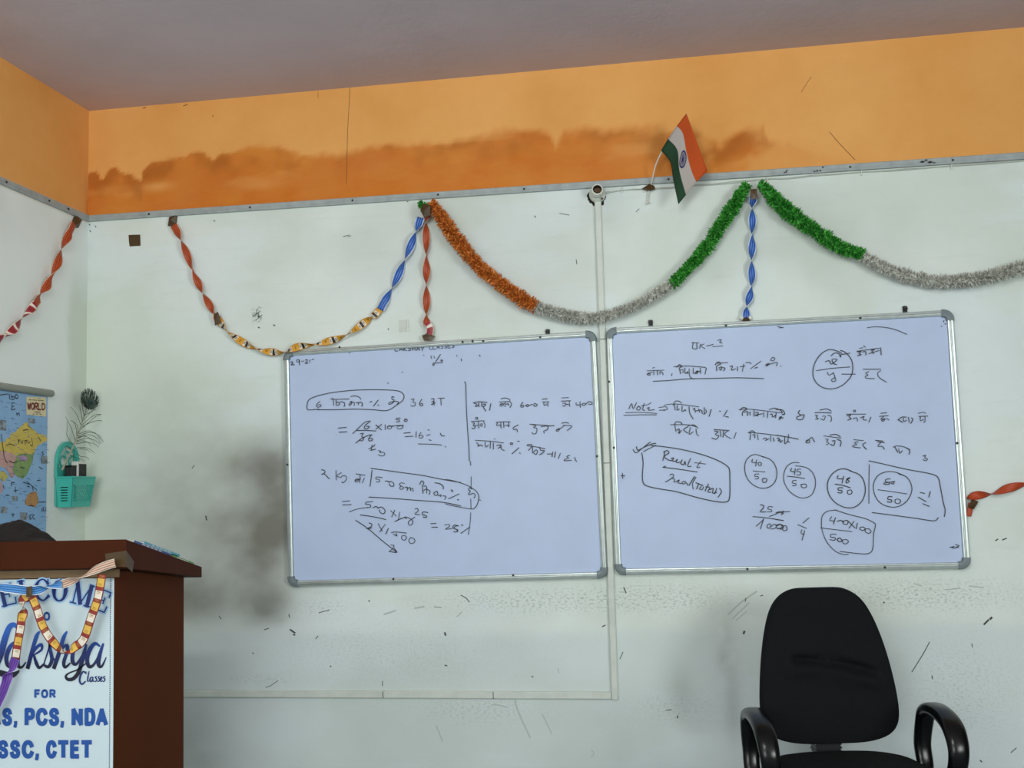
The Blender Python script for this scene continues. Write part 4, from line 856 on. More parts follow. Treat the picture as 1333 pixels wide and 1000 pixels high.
# scrolls of the back plate
for cy, cz, r in ((yc-.03, 1.462, .020), (yc+.032, 1.462, .020), (yc, 1.484, .016)):
    tube(bm, [Vector((.009, cy+r*math.cos(a), cz+r*math.sin(a))) for a in [2*PI*i/16 for i in range(16)]], .0035, 6, closed=True, hint=Vector((1, 0, 0)))
bmesh.ops.recalc_face_normals(bm, faces=bm.faces)
obj('back_plate', bm, M['teal'], t)
def basket_wall(p, q, P1, Q1, z0, z1, cut):
    """perforated wall between the foot edge p-q and the wider rim edge P1-Q1 (x, y)"""
    bm = BM(); p, q, P1, Q1 = [Vector((v[0], v[1], 0)) for v in (p, q, P1, Q1)]; L_ = (q-p).length; ex = (q-p)/L_; n_ = Vector((ex.y, -ex.x, 0)); th = .0024
    def W(a, z, o):
        f = (z-z0)/(z1-z0); return p.lerp(P1, f).lerp(q.lerp(Q1, f), a/L_)+n_*o+Vector((0, 0, z))
    def bar(a0, a1, b0, b1, o=0.0):
        hexa(bm, [W(a0, b0, o), W(a1, b0, o), W(a1, b0, o-th), W(a0, b0, o-th), W(a0, b1, o), W(a1, b1, o), W(a1, b1, o-th), W(a0, b1, o-th)])
    bar(0, L_, z0, z0+.020); bar(0, L_, z1-.030, z1)
    if cut == 'slots':
        bar(0, .014, z0+.02, z1-.03); bar(L_-.016, L_, z0+.02, z1-.03); n = 6; h = (z1-z0-.05)/n
        for i in range(n): bar(.014, L_-.016, z0+.02+h*i+h*.38, z0+.02+h*(i+1))
    else:
        bar(0, .008, z0+.02, z1-.03); bar(L_-.006, L_, z0+.02, z1-.03)
        H_z = z1-z0-.05; k = 9
        for sgn in (1, -1):
            for i in range(-6, k+6):
                pts = []
                for s in np.linspace(0, 1, 12):
                    a = .008+(L_-.014)*(i/k)+sgn*s*H_z*.9
                    if 0.006 <= a <= L_-.005: pts.append(W(a, z0+.02+H_z*s, -th/2))
                if len(pts) > 1: tube(bm, pts, .0021, 4)
    bmesh.ops.recalc_face_normals(bm, faces=bm.faces); return bm
zb0, zr = 1.288, 1.398
obj('side_wall', basket_wall((.010, -.208), (.066, -.208), (.010, -.224), (.082, -.224), zb0, zr, 'slots'), M['teal'], t)
obj('side_wall', basket_wall((.066, -.078), (.010, -.078), (.082, -.064), (.010, -.064), zb0, zr, 'slots'), M['teal'], t)
obj('front_wall', basket_wall((.066, -.208), (.066, -.078), (.082, -.224), (.082, -.064), zb0, zr, 'mesh'), M['teal'], t)
bm = BM(); box(bm, .008, .066, -.208, -.078, zb0-.003, zb0); obj('basket_floor', bm, M['teal'], t)
bm = BM(); k = .0135; tube(bm, [Vector(p) for p in ((.010, -.224, zr), (.078, -.224, zr), (.082, -.219, zr), (.082, -.069, zr), (.078, -.064, zr), (.010, -.064, zr))], .0036, 8); obj('rim', bm, M['teal'], t)
# things in the basket
t = thing('duster', 'white box-shaped board duster with dark pad standing in teal basket', 'board duster', (.05, -.12, zb0))
bm = BM(); box(bm, .030, .056, -.152, -.086, zb0+.001, 1.460, 0, .003); obj('body', bm, M['white'], t)
bm = BM(); box(bm, .0562, .060, -.142, -.094, 1.392, 1.450, 0, .001); obj('pad', bm, M['dark'], t)
t = thing('marker_box', 'black box standing in teal basket beside the white duster', 'box', (.04, -.19, zb0))
bm = BM(); box(bm, .026, .056, -.190, -.156, zb0+.001, 1.438, 0, .003); obj('body', bm, M['dark'], t)
bm = BM(); box(bm, .0262, .0562, -.1895, -.1565, 1.4375, 1.444, 0, .001); obj('lid', bm, M['plastic'], t)
# feather: quill, loose barbs and the eye at the tip
FX = .066
def f3(txt, x=FX): return [left(u, v, x) for u, v in cr3(txt)]
t = thing('peacock_feather', 'dark peacock feather with eye at its tip standing in teal basket', 'feather', f3('415 625')[0])
bm = BM(); q = catmull(f3('405 660 425 612 470 520 515 410 540 330 560 270 578 215'), 6); tube(bm, q, [float(np.interp(i, [0, len(q)*.5, len(q)-1], [.0042, .003, .0012])) for i in range(len(q))], 8)
obj('quill', bm, mat('quill_pale', '9a9a86', .5), t, smooth=True)
BARBS = '''500 470 560 455 615 465 650 492,505 455 570 430 625 450 660 490,510 440 575 415 630 435 662 485,515 425 570 405 620 420 655 460,495 490 560 480 610 490 640 512,500 515 560 515 590 530 612 552,520 520 570 528 605 548,
530 370 570 335 620 300 670 298,535 378 590 350 640 338 680 346,520 400 570 352 610 316 640 300,540 340 580 300 610 270 640 262,480 500 440 440 440 400 446 340,490 470 470 390 450 340 440 312,500 440 490 380 470 350 444 336,505 420 505 380 490 360 462 342,
528 370 510 310 490 270 474 248,536 350 524 300 510 268 500 240,548 320 536 280 524 250 515 228,552 310 556 280 560 250 566 238,470 520 520 570 555 575 575 592,455 560 500 580 540 590 560 604,440 590 470 576 490 560 520 560,465 530 430 505 425 520 440 560,560 290 580 270 600 250 626 240,556 300 600 280 620 268 636 262,
500 450 545 440 590 452 625 485,490 480 530 470 575 475 610 500'''
bm = BM(); rg = random.Random(11)
for st in BARBS.replace('\n', '').split(','):
    q = catmull(f3(st), 4); dx = rg.uniform(-.012, .014); n = len(q)
    for i, p in enumerate(q): p.x += dx*i/n
    tube(bm, q, [.0013-.0006*i/n for i in range(n)], 4)
obj('barbs', bm, mat('barb_dark_green', '2e3d33', .6), t)
bm = BM(); c = f3('583 222')[0]
for i in range(120):                                           # fan of fine barbs round the eye
    a = PI*(-.12+1.24*i/119)+rg.gauss(0, .04); ln = rg.uniform(.88, 1.12)
    tipy, tipz = .070*math.cos(a)*ln, .042*math.sin(a)*ln
    P = [c+Vector((rg.uniform(-.003, .003), tipy*s_*(1.0-.10*s_*s_), -.028*(1-s_)+tipz*s_+.012*s_*s_)) for s_ in (.1, .4, .7, 1.0)]
    tube(bm, catmull(P, 3), .0008, 3)
obj('eye_fringe', bm, mat('fringe_dark', '26352d', .6), t)
def disc(bm, c, ry, rz, x, n=24):
    v = [bm.verts.new((x, c.y+ry*math.cos(2*PI*i/n), c.z+rz*(math.sin(2*PI*i/n)))) for i in range(n)]; m_ = bm.verts.new((x+.002, c.y, c.z))
    for i in range(n): bm.faces.new((v[i], v[(i+1) % n], m_))
eye = None
for nm, ry, rz, x, col in (('feather_eye', .036, .022, FX+.006, '22382e'), ('eye_ring', .022, .014, FX+.009, '1b3f40'), ('eye_centre', .012, .008, FX+.012, '10181f')):
    bm = BM(); disc(bm, c+Vector((0, 0, -.002)), ry, rz, x); o = obj(nm, bm, mat(nm, col, .45), eye or t); md = o.modifiers.new('th', 'SOLIDIFY'); md.thickness = .0008
    eye = eye or o

# ------------------------------------------------------------------ lectern
LY = -1.20; XL, XR = .345, .803
t = thing('lectern', 'brown laminate lectern with a sloping top, standing at the left', 'lectern', ((XL+XR)/2, -1.0, 0))
zf, zr_ = 1.108, 1.058                                        # body height at front and rear
def top_z(y): return np.interp(y, [LY-.04, -.766], [1.117, 1.0556])
bm = BM(); hexa(bm, [(XR-.018, LY+.0, 0), (XR, LY+.0, 0), (XR, -.787, 0), (XR-.018, -.787, 0), (XR-.018, LY, top_z(LY)), (XR, LY, top_z(LY)), (XR, -.787, top_z(-.787)), (XR-.018, -.787, top_z(-.787))]); obj('side_panel', bm, M['lamside'], t)
bm = BM(); hexa(bm, [(XL, LY+.0, 0), (XL+.018, LY+.0, 0), (XL+.018, -.787, 0), (XL, -.787, 0), (XL, LY, top_z(LY)), (XL+.018, LY, top_z(LY)), (XL+.018, -.787, top_z(-.787)), (XL, -.787, top_z(-.787))]); obj('side_panel', bm, M['lamside'], t)
bm = BM(); box(bm, XL+.018, XR-.018, LY+.002, LY+.020, 0, 1.112); obj('front_panel', bm, M['lam'], t)
bm = BM(); box(bm, XL+.018, XR-.018, LY+.02, -.80, .80, .818); obj('shelf', bm, M['lamside'], t)
bm = BM(); a = .0515
fz0, fz1, bz0, bz1 = 1.1185, 1.1975, 1.0560, 1.0890
hexa(bm, [(XL-a, LY-.04, fz0), (XR+a, LY-.04, fz0), (XR+a, -.766, bz0), (XL-a, -.766, bz0), (XL-a, LY-.04, fz1), (XR+a, LY-.04, fz1), (XR+a, -.766, bz1), (XL-a, -.766, bz1)], 0, .003)
obj('top', bm, M['lam'], t)
bm = BM(); box(bm, XL-a+.01, XR+.01, LY-.006, LY+.002, 1.092, 1.116); obj('cross_strip', bm, mat('pale_wood_strip', '7a6042', .6, var=.2), t)
# tape over its corner
bm = BM(); yq = LY-.0412; xq = XR+a+.0012
q0 = [on(u, v, 1, yq) for u, v in ((137, 721), (161, 717), (161, 738), (139, 738))]; q0[1].x = q0[2].x = xq
q1 = [Vector((xq, yq, q0[1].z)), on(174, 731, 0, xq), on(172, 745, 0, xq), Vector((xq, yq, q0[2].z))]
for q in (q0, q1): poly(bm, q)
bmesh.ops.remove_doubles(bm, verts=bm.verts, dist=.0006); bmesh.ops.recalc_face_normals(bm, faces=bm.faces)
o = obj('tape', bm, M['tape'], t); md = o.modifiers.new('th', 'SOLIDIFY'); md.thickness = .0012; md.offset = 1

# ------------------------------------------------------------------ printed banner on the lectern
BY = LY-.006
t = thing('banner', 'white printed welcome banner with blue lettering on lectern front', 'banner', (.584, LY, .55))
zt_b = on(60, 754, 1, BY).z; bx0, bx1 = .372, .8005
bm = BM(); n = 40; rows = []
for j in range(61):
    z = zt_b-(zt_b-.12)*j/60
    rows.append([bm.verts.new((bx0+(bx1-bx0)*i/n, BY-.0015*math.sin(i*.5+j*.11)*math.sin(PI*j/60)*.5, z)) for i in range(n+1)])
for A, B in zip(rows, rows[1:]):
    for i in range(n): f = bm.faces.new((A[i], B[i], B[i+1], A[i+1])); f.smooth = True
o = obj('banner_sheet', bm, mat('flex_banner', 'ccdbe2', .35, var=.05, vscale=5), t); md = o.modifiers.new('th', 'SOLIDIFY'); md.thickness = .0006; md.offset = -1
def bp(u, v, k=0): return on(u, v, 1, BY-.0012-.0003*k)
D4, D5 = (0, 660, 4.7607), (0, 790, 4.7607)
INKB = mat('banner_blue', '1d4f9e', .4); NAVY = mat('banner_navy', '1c2a6b', .4); HALO = mat('banner_halo', '9cc0e6', .4)
# script word: its print runs from blue at the top to near black at the foot
GR = bpy.data.materials.new('banner_blue_to_black_print'); GR.use_nodes = True; tn = NT(GR); pb = tn.n['Principled BSDF']; pb.inputs['Roughness'].default_value = .4
sp = tn.new('ShaderNodeSeparateXYZ'); tn.link(tn.new('ShaderNodeTexCoord').outputs['Object'], sp.inputs[0])
zA, zB = bp(40, 822).z-.55, bp(40, 870).z-.55
mr = tn.new('ShaderNodeMapRange'); mr.inputs['From Min'].default_value = zB; mr.inputs['From Max'].default_value = zA; tn.link(sp.outputs[2], mr.inputs[0])
tn.link(tn.ramp(mr.outputs[0], [(0, lin('12122a')), (.45, lin('1c2f78')), (1, lin('2a5fb8'))]), pb.inputs['Base Color'])
def print_strokes(name, win, strokes, m, scale=1.0, k=0):
    bm = BM(); x0, y0, s = win; kk = bp(60, 850).z; mpx = (bp(61, 850)-bp(60, 850)).length
    for st in strokes:
        a = [float(q) for q in st.split()]
        P = [bp(x0+a[i]/s, y0+a[i+1]/s, k) for i in range(0, len(a), 3)]; W_ = [a[i+2]/s*mpx*scale for i in range(0, len(a), 3)]
        flat_stroke(bm, P, W_, NB, 0, 4)
    obj(name, bm, m, t)
# arched serif letters, each outlined by its own halo; glyph units 0..1, widths: T thick, N thin
SER = {'W': [('0 1 .28 0', 'T'), ('.28 0 .5 1', 'N'), ('.5 1 .76 0', 'T'), ('.76 0 1 1', 'N'), ('-.1 1 .2 1', 'N'), ('.38 1 .62 1', 'N'), ('.86 1 1.1 1', 'N')],
 'E': [('.2 0 .2 1', 'T'), ('0 1 .85 1', 'N'), ('0 0 .9 0', 'N'), ('.2 .52 .6 .52', 'N'), ('.85 1 .85 .76', 'N'), ('.9 0 .93 .28', 'N'), ('.6 .66 .6 .38', 'N')],
 'L': [('.25 0 .25 1', 'T'), ('0 1 .5 1', 'N'), ('0 0 .9 0', 'N'), ('.9 0 .93 .32', 'N')],
 'C': [('.88 .80 .62 1 .35 .95 .16 .72 .12 .5 .16 .26 .36 .05 .62 0 .9 .20', 'V'), ('.88 1 .88 .70', 'N')],
 'O': [('.5 1 .22 .86 .12 .5 .22 .14 .5 0 .78 .14 .88 .5 .78 .86 .5 1', 'V')],
 'M': [('.14 0 .14 1', 'N'), ('.14 1 .5 .05', 'T'), ('.5 .05 .86 1', 'N'), ('.86 1 .86 0', 'T'), ('0 0 .3 0', 'N'), ('.7 0 1.02 0', 'N'), ('0 1 .2 1', 'N'), ('.8 1 1.02 1', 'N')]}
def arch(x):  return 578+62*((x-280)/330)**2
for halo in (1, 0):
    bm = BM(); s = 4.7607; mpx = (bp(61, 850)-bp(60, 850)).length
    for ch, xc, wd_ in (('W', -75, 130), ('E', 62, 100), ('L', 165, 80), ('C', 262, 100), ('O', 365, 95), ('M', 495, 125), ('E', 612, 92)):
        ang = math.atan(2*62*(xc-280)/330**2); ca, sa = math.cos(ang), math.sin(ang); yb_ = arch(xc)
        for st, kind in SER[ch]:
            a = [float(q) for q in st.split()]; P = []; W_ = []
            for i in range(0, len(a), 2):
                lx, ly = (a[i]-.5)*wd_, a[i+1]*128
                P.append(bp((xc+lx*ca+ly*sa)/s, 660+(yb_+lx*sa-ly*ca)/s, 0 if halo else 1))
                w_ = {'T': 25, 'N': 8}.get(kind) or (8+18*abs(math.cos(PI*(a[i+1]-.5))) if True else 8)
                W_.append((w_+(16 if halo else 0))/s*mpx)
            flat_stroke(bm, P, W_, NB, 0, 4)
    obj('arched_word_halo' if halo else 'arched_word', bm, HALO if halo else NAVY, t)
print_strokes('script_word', D5, [
 # L (mostly outside the frame), a, k, s, h, y, a
 '120 160 10 95 115 26 60 125 34 30 200 40 5 290 42 -35 380 36 -90 425 22 -130 410 10', '-130 410 10 -70 385 22 0 410 34 70 425 36 110 405 16 118 395 8',
 '120 250 8 95 225 22 62 250 26 40 310 28 48 362 24 80 370 18 105 330 16 122 270 14', '128 225 10 112 310 26 112 365 24 135 375 14 160 345 8',
 '245 155 10 225 185 24 195 290 26 172 378 24', '185 320 8 225 255 18 255 235 20 258 265 14 225 290 10 205 300 8', '210 300 12 225 350 22 245 378 18 275 350 8',
 '275 345 8 305 250 10 308 225 18 312 270 20 322 330 24 300 372 20 270 360 12', '318 300 8 345 340 10',
 '415 155 10 395 190 24 365 290 26 335 378 24', '350 330 8 385 260 14 415 240 22 415 280 22 395 345 22 405 375 18 435 350 8',
 '470 235 12 450 300 24 452 345 24 475 355 16 505 310 12', '535 235 12 515 310 26 490 400 24 455 445 22 420 450 18 408 430 14 430 410 8 480 390 8 540 345 8',
 '620 245 8 590 228 20 560 260 26 540 320 26 550 368 22 575 365 16 605 320 14 625 260 10', '640 230 12 615 310 26 612 362 24 632 368 14 658 315 6'], GR, 1.0, 1)
print_strokes('small_script_word', D5, ['535 415 6 515 402 9 498 430 11 494 462 11 508 480 10 530 462 6', '520 402 5 538 405 4', '552 400 5 544 440 9 543 460 8 552 462 4', '576 436 5 562 440 8 557 457 9 567 464 7 576 440 6', '577 436 5 575 460 8 584 462 4', '600 432 5 590 437 7 600 451 8 592 464 6 585 460 4', '618 432 5 608 437 7 618 451 8 610 464 6 603 460 4', '622 452 4 632 446 6 630 434 6 621 448 8 626 463 7 636 458 4', '652 431 5 641 437 7 651 451 8 643 464 6 636 460 4'], NAVY, 1.0, 1)
BLK = {'F': '0 0 0 1,0 1 1 1,0 .52 .86 .52', 'R': '0 0 0 1,0 1 .6 1 .95 .92 .98 .72 .9 .53 .55 .47 0 .47,.5 .46 1.02 0', 'I': '.5 0 .5 1', 'A': '0 0 .5 1,.5 1 1 0,.2 .30 .8 .30',
 'S': '.96 .76 .82 .95 .5 1.0 .2 .95 .07 .77 .2 .6 .52 .51 .85 .42 .98 .22 .84 .05 .5 0 .16 .05 .02 .24', 'P': '0 0 0 1,0 1 .6 1 .94 .92 1 .72 .94 .52 .6 .44 0 .44', 'C': '.98 .74 .84 .93 .54 1 .22 .92 .03 .66 .03 .34 .22 .08 .54 0 .84 .07 1 .28',
 'N': '0 0 0 1,0 1 1 0,1 0 1 1', 'D': '0 0 0 1,0 1 .5 1 .85 .88 1 .5 .85 .12 .5 0 0 0', 'E': '0 0 0 1,0 1 .98 1,0 .53 .9 .53,0 0 1 0', 'T': '0 1 1 1,.5 1 .5 0', 'O': '.5 1 .18 .91 .02 .5 .18 .09 .5 0 .82 .09 .98 .5 .82 .91 .5 1', ',': '.5 .12 .5 0,.6 .06 .55 -.14 .3 -.22'}
def block_word(spec, y0, y1, wt):
    """spec: letter:x0:x1 in detail window D5; y0 top, y1 baseline, wt stroke weight, all in window units"""
    bm = BM(); mpx = (bp(61, 850)-bp(60, 850)).length; h = wt/2
    for item in spec.split():
        ch, xa, xb = item.split(':'); xa, xb = float(xa)+h, float(xb)-h
        if ch == ',': xa, xb = float(item.split(':')[1]), float(item.split(':')[2])
        for st in BLK[ch].split(','): 
            a = [float(q) for q in st.split()]
            if len(a) < 4: continue
            P = []
            for i in range(0, len(a), 2):
                P.append(bp(D5[0]+(xa+(xb-xa)*a[i])/D5[2], D5[1]+(y1-h-(y1-y0-wt)*a[i+1])/D5[2], 1))
            flat_stroke(bm, P, wt/D5[2]*mpx*(1.0 if ch != ',' else .8), NB, 0, 4)
    obj('printed_word', bm, INKB, t)
BLK[','] = '.5 .12 .5 0 .3 -.2'
block_word('T:228:264 O:268:312', 32, 86, 12)
block_word('F:213:249 O:254:300 R:306:345', 512, 566, 13)
block_word('I:-105:-85 A:-75:5 S:12:76 ,:88:106 P:152:216 C:222:296 S:302:368 ,:378:396 N:443:513 D:524:592 A:594:668', 628, 738, 25)
block_word('S:-14:52 S:60:126 C:134:210 ,:222:240 C:285:352 T:356:428 E:434:494 T:500:574', 828, 940, 25)
bm = BM()                                                     # dotted border line
for j in range(125):
    p = Vector((bx1-.0095, BY-.0012, zt_b-.004-j*.0056)); box(bm, p.x-.0013, p.x+.0013, p.y-.0002, p.y, p.z-.0015, p.z+.0015)
obj('dotted_border', bm, NAVY, t)

# ------------------------------------------------------------------ streamers hung on the lectern
SY = -1.268
def lx(txt, y=SY):
    a = [float(q) for q in txt.split()]; return [on(a[i], a[i+1], 1, y) for i in range(0, len(a)-1, 2)]
g_ = 'paper streamers hung on the lectern'
t = thing('paper_streamer', 'striped paper streamer, blue then pale, taped across lectern front to its corner', 'streamer', lx('150 735')[0], group=g_)
streamer_part('pale_section', t, lx('150 733 136.5 737 120 744 105 752.4 92 757 80 761'), NB, .024, PINKB, [3], sharp=2.2)
streamer_part('blue_section', t, lx('81 760.5 63 764 50 768 38 769 20 767 0 764 -20 757 -42 745'), NB, .026, BLUE2, [1, 5.5], sharp=1.5)
t = thing('paper_streamer', 'red and yellow printed paper streamer looping over lectern banner with purple tail', 'streamer', lx('38 770')[0], group=g_)
streamer_part('right_loop', t, lx('133 748 130 766 126 784 119 803 109 832 98 842 90 848 80 847 65 831 57 818 52.5 807 47 790 41 776', SY+.004), NB, .0255, REDY, [6.3], sharp=1.6)
streamer_part('hanging_strip', t, lx('36 776 29 782 31 794 28 806 27 815 23 838 20 858', SY+.008), NB, .0255, REDY, [2.0], vstart=.02, sharp=1.2)
streamer_part('purple_tail', t, lx('20 857 16 868 11.5 876 8 888 2 904 -8 924 -16 940', SY+.008), NB, .027, PURPLE, [2], sharp=1.3)
tape_patch('tape', t, lx('35 764 42 763 42 777 34.5 778', SY-.012), NB, .002)

# ------------------------------------------------------------------ books and dark cloth on the lectern top
tilt = math.atan2(fz1-bz1, (-.766)-(LY-.04))
def slope_z(y): return fz1+(bz1-fz1)*(y-(LY-.04))/((-.766)-(LY-.04))
def book(label, x0, x1, y0, y1, lift, th, cover, spinec, group='books on the lectern top'):
    c = Vector(((x0+x1)/2, (y0+y1)/2, 0)); c.z = slope_z(c.y)+lift
    r = thing('book', label, 'book', c, group=group); r.rotation_euler = (-tilt, 0, 0)
    hx, hy = (x1-x0)/2, (y1-y0)/2/math.cos(tilt)
    bm = BM(); box(bm, -hx+.002, hx-.002, -hy+.002, hy-.002, .0012, th-.0012); obj('pages', bm, mat('book_pages', 'd6d2c4', .8), r, local=True)
    for z in (0, th-.0012):
        bm = BM(); box(bm, -hx, hx, -hy, hy, z, z+.0012); obj('cover', bm, cover, r, local=True)
    bm = BM(); box(bm, hx-.0012, hx, -hy, hy, .0012, th-.0012)
    for k in range(5): box(bm, hx, hx+.0003, -hy*.6+hy*.22*k, -hy*.6+hy*(.22*k+.15), th*.35, th*.65, 1)
    obj('spine', bm, [spinec, M['white']], r, local=True)
    return r
cB = mat('book_blue', '25437f', .4); cT = mat('book_teal', '4c9fb0', .4); cG = mat('book_green', '5a8d3a', .4); cW = mat('book_white', 'cfd4d2', .4); cN = mat('book_navy', '33568e', .4)
book('dark blue spined white book at the front of the lectern top', .64, .845, -1.178, -.955, .0005, .009, cW, cB)
book('light teal paperback lying on top of the dark blue spined book', .66, .845, -1.12, -.90, .0100, .006, cT, cT)
book('green edged thin book lying behind the blue spined book', .62, .843, -.945, -.80, .0005, .007, cG, cG)
# dark crumpled cloth bag
bm = BM(); nx, ny = 46, 22; G = []
cx0, cx1, cy0, cy1 = .30, .73, -1.232, -1.02
top_prof_x = [on(u, 700, 1, -1.16).x for u in (-40, -10, 0, 5, 13, 22, 31, 40, 50, 53.5, 65, 72)]
top_prof_h = [.066, .069, .071, .074, .076, .076, .072, .054, .045, .022, .017, .002]
for j in range(ny+1):
    row = []
    for i in range(nx+1):
        x = cx0+(top_prof_x[-1]-cx0)*i/nx; y = cy0+(cy1-cy0)*j/ny; f = math.sin(PI*j/ny)**.6
        h = float(np.interp(x, top_prof_x, top_prof_h)); e = min(1, i/3)
        z = slope_z(y)+.0008+e*f*h*(1+.08*noise.noise(Vector((x*22, y*22, 1)))) + e*f*.006*noise.noise(Vector((x*60, y*40, 5)))
        row.append(bm.verts.new((x, y, max(z, slope_z(y)+.0008))))
    G.append(row)
for A, B in zip(G, G[1:]):
    for i in range(nx): f = bm.faces.new((A[i], A[i+1], B[i+1], B[i])); f.smooth = True
base = [[bm.verts.new((v.co.x, v.co.y, slope_z(v.co.y)+.0006)) for v in r] for r in (G[0], G[-1])]
ed = [e for e in bm.edges if len(e.link_faces) == 1]
for v in list(bm.verts):
    if not v.link_faces: bm.verts.remove(v)
bmesh.ops.contextual_create(bm, geom=ed)
bmesh.ops.recalc_face_normals(bm, faces=bm.faces)
at_base(obj('cloth_bag', bm, M['cloth'], label='crumpled dark cloth bag heaped on the lectern top', cat='bag'))

# ------------------------------------------------------------------ office chair
t = thing('office_chair', 'black fabric office chair with looped plastic arms in front of right whiteboard', 'chair', (2.812, -.62, 0), math.radians(10))
SEATZ = .475
def seat_outline(a):
    w_, d_ = .245, .235; n = 3.2; c_, s_ = math.cos(a), math.sin(a); k = (abs(c_)**n+abs(s_)**n)**(-1/n)
    return w_*c_*k, d_*s_*k
bm = BM(); rings = []
prof = [(0.0, 1.012, False), (.30, 1.010, 0), (.6, 1.004, 0), (.85, .985, 0), (.95, .965, 0), (1.0, .935, 0), (1.0, .90, 0), (.93, .885, 0), (.6, .88, 0)]
prof = [(.02, .012), (.3, .011), (.55, .008), (.75, .003), (.88, -.006), (.96, -.018), (1.0, -.036), (.985, -.052), (.93, -.062), (.6, -.066), (.02, -.066)]
for r, dz in prof:
    ring = []
    for i in range(48):
        x, y = seat_outline(2*PI*i/48); ring.append(bm.verts.new((x*r, y*r-.02, SEATZ+dz+.012*math.cos(x*r*9)*0 - .10*max(0, -(y*r)-.12)**1.0*.6)))
    rings.append(ring)
for A, B in zip(rings, rings[1:]):
    for i in range(48): bm.faces.new((A[i], B[i], B[(i+1) % 48], A[(i+1) % 48]))
bm.faces.new(rings[0]); bm.faces.new(rings[-1][::-1]); bmesh.ops.recalc_face_normals(bm, faces=bm.faces)
obj('seat', bm, M['black'], t, local=True, smooth=True)
# backrest: cushion outline from half widths over the height, pillowed front, flatter rear
BZ0, BZ1 = .500, .968
HWZ = [0, .012, .035, .075, .13, .20, .30, .42, .55, .68, .79, .87, .93, .965, .988, 1.0]
HWV = [.085, .135, .172, .197, .210, .214, .212, .206, .197, .184, .169, .153, .134, .114, .092, .066]
REC = math.radians(9)
outl = []
N2 = 44
zz = [.5-.5*math.cos(PI*i/N2) for i in range(N2+1)]
for z in zz: outl.append((float(np.interp(z, HWZ, HWV)), z))
def round_loop(L_, it=3):                                     # ease the outline's corners
    for _ in range(it): L_ = [((a[0]+2*b_[0]+c[0])/4, (a[1]+2*b_[1]+c[1])/4) for a, b_, c in zip(L_[-1:]+L_[:-1], L_, L_[1:]+L_[:1])]
    return L_
loop = [(x, z) for x, z in outl]+[(x, 1.0) for x in (.05, .025, 0, -.025, -.05)]+[(-x, z) for x, z in outl[::-1]]+[(x, 0.0) for x in (-.05, 0, .05)]
loop = round_loop(loop, 4)
zc_ = .5; H_b = BZ1-BZ0
def back_pt(x, z, y):
    """x across, z 0..1 up the cushion, y forward offset (towards sitter is -y)"""
    yy = .185+y; h = (z*H_b); 
    curve = .030*(1-((z-.30)/.55)**2) if z < .85 else .030*(1-1)
    return Vector((x, yy+math.sin(REC)*h-curve*.6, BZ0+h*math.cos(REC*.3)))
def wrinkle(x, z):
    d = 0
    for x0_, z0_, x1_, z1_, amp, sg in ((-.10, .545, .14, .455, .034, .011), (-.12, .80, .08, .79, .014, .016), (-.02, .60, .05, .62, .003, .02), (.05, .46, .16, .40, .006, .012)):
        dx_, dz_ = x1_-x0_, (z1_-z0_)*H_b; L2 = dx_*dx_+dz_*dz_; s = ((x-x0_)*dx_+(z-z0_)*H_b*dz_)/L2; s2 = min(1, max(0, s))
        px_, pz_ = x0_+dx_*s2, z0_*H_b+dz_*s2+.012*math.sin(PI*s2); dd = math.hypot(x-px_, z*H_b-pz_); d += amp*math.exp(-(dd/sg)**2)
        up_ = pz_-z*H_b; d -= amp*.5*math.exp(-((dd-.03)/.018)**2)*(1 if up_ > 0 else .3)
    return d
bm = BM(); rings = []
levels = [(1-(i/22), -1) for i in range(22)][::-1]
fr = [.03, .1, .2, .3, .4, .5, .58, .66, .74, .82, .88, .93, .965, .985, 1.0]
for r in fr:
    dep = -.028-.030*(1-r**3.2) if r < 1 else -.018
    rings.append([bm.verts.new(back_pt(x*r, zc_+(z-zc_)*r, dep+wrinkle(x*r, zc_+(z-zc_)*r)*(1-r**6))) for x, z in loop])
for r, dep in ((1.004, -.006), (1.0, .006), (.985, .014), (.95, .019), (.6, .024), (.05, .026)):
    rings.append([bm.verts.new(back_pt(x*r, zc_+(z-zc_)*r, dep)) for x, z in loop])
nl = len(loop)
for A, B in zip(rings, rings[1:]):
    for i in range(nl): bm.faces.new((A[i], B[i], B[(i+1) % nl], A[(i+1) % nl]))
bm.faces.new(rings[0]); bm.faces.new(rings[-1]); bmesh.ops.recalc_face_normals(bm, faces=bm.faces)
obj('backrest', bm, M['black'], t, local=True, smooth=True)
bm = BM(); tube(bm, [(0, .16, .395), (0, .235, .40), (0, .262, .43), (0, .262, .52), (0, .285, .66)], 1, sec=[(.036, -.005), (.036, .005), (-.036, .005), (-.036, -.005)], hint=Vector((1, 0, 0)))
for k in range(4): box(bm, -.040, .040, .20, .272, .462+.012*k, .468+.012*k)
box(bm, -.038, .038, .205, .268, .455, .515)
bmesh.ops.recalc_face_normals(bm, faces=bm.faces); obj('back_bracket', bm, M['steel'], t, local=True)
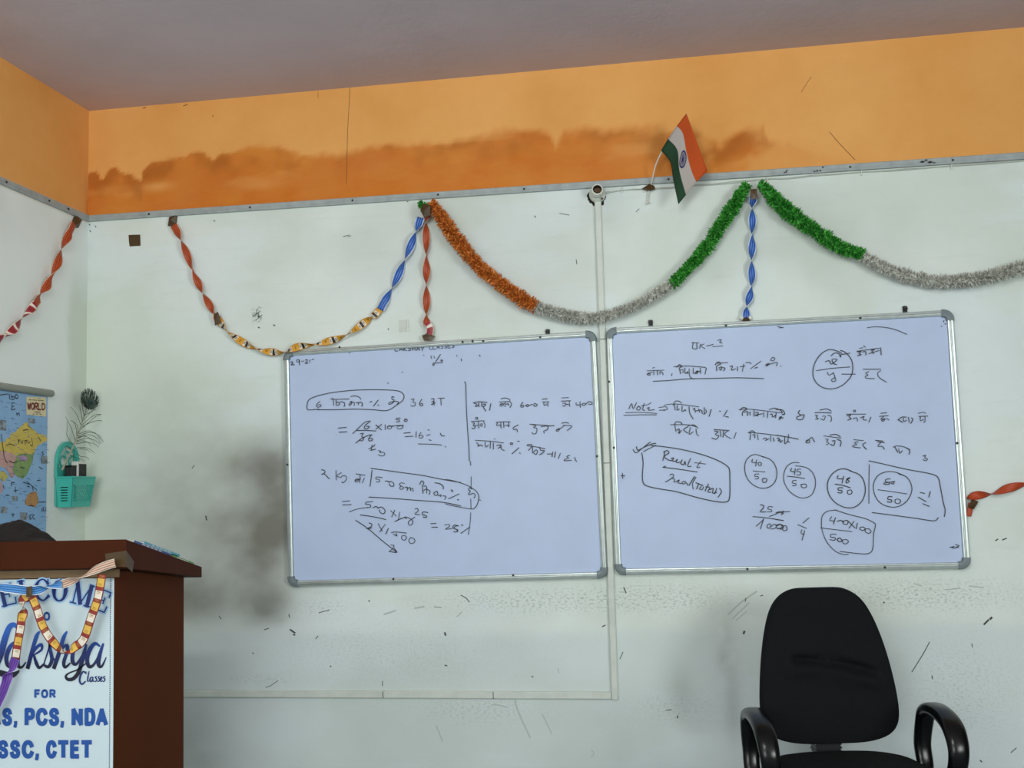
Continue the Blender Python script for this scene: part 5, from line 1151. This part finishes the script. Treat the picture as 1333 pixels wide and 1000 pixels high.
for sx in (-1, 1):                                             # looped arms
    X = .262*sx
    path = [(.200*sx, .04, .425), (.245*sx, .07, .42), (X, .10, .44), (X, .115, .50), (X+.004*sx, .104, .56), (X+.006*sx, .078, .606), (X+.006*sx, .02, .624), (X+.006*sx, -.06, .620), (X+.006*sx, -.125, .595), (X+.004*sx, -.158, .545), (X, -.150, .49), (X, -.10, .44), (.245*sx, -.06, .42), (.200*sx, -.04, .425)]
    q = catmull(path, 6); bm = BM()
    n_ = len(q); rr = [float(np.interp(i/n_, [0, .15, .3, .45, .62, .75, 1], [.8, .9, 1.0, 1.12, 1.15, 1.0, .8])) for i in range(n_)]
    sec = [(.027*math.copysign(abs(math.cos(a))**.7, math.cos(a)), .0165*math.copysign(abs(math.sin(a))**.7, math.sin(a))) for a in [2*PI*i/14 for i in range(14)]]
    rings = []
    for i, p in enumerate(q):
        tt = (q[min(i+1, n_-1)]-q[max(i-1, 0)]).normalized(); s = Vector((1, 0, 0)); s = (s-tt*s.dot(tt)).normalized() if abs(tt.x) < .9 else Vector((0, 1, 0)); u_ = s.cross(tt).normalized()
        rings.append([bm.verts.new(p+s*a*rr[i]+u_*b_2*rr[i]) for a, b_2 in sec])
    for A, B in zip(rings, rings[1:]):
        for k in range(14): bm.faces.new((A[k], A[(k+1) % 14], B[(k+1) % 14], B[k]))
    bm.faces.new(rings[0][::-1]); bm.faces.new(rings[-1]); bmesh.ops.recalc_face_normals(bm, faces=bm.faces)
    obj('armrest', bm, M['plastic'], t, local=True, smooth=True)
bm = BM(); box(bm, -.19, .19, -.11, .17, .385, .408, 0, .004); obj('seat_plate', bm, M['steel'], t, local=True)
bm = BM(); cyl(bm, (0, 0, .09), (0, 0, .25), .028, n=20); cyl(bm, (0, 0, .25), (0, 0, .39), .018, n=20); obj('gas_column', bm, M['steel'], t, local=True)
bm = BM(); cyl(bm, (0, 0, .075), (0, 0, .125), .045, n=20)
for k in range(5):
    a = 2*PI*k/5+.3; d = Vector((math.cos(a), math.sin(a), 0)); tube(bm, [d*.03+Vector((0, 0, .11)), d*.16+Vector((0, 0, .098)), d*.30+Vector((0, 0, .076))], [.022, .019, .014], 10)
cbase = obj('base', bm, M['plastic'], t, local=True)
for k in range(5):
    a = 2*PI*k/5+.3; d = Vector((math.cos(a), math.sin(a), 0)); s = Vector((-d.y, d.x, 0)); c = d*.295+Vector((0, 0, .028)); bm = BM()
    for q_ in (-.016, .016): cyl(bm, c+s*(q_-.009), c+s*(q_+.009), .028, n=18)
    cyl(bm, c, c+Vector((0, 0, .05)), .008, n=10); obj('caster', bm, M['plastic'], cbase, local=True)
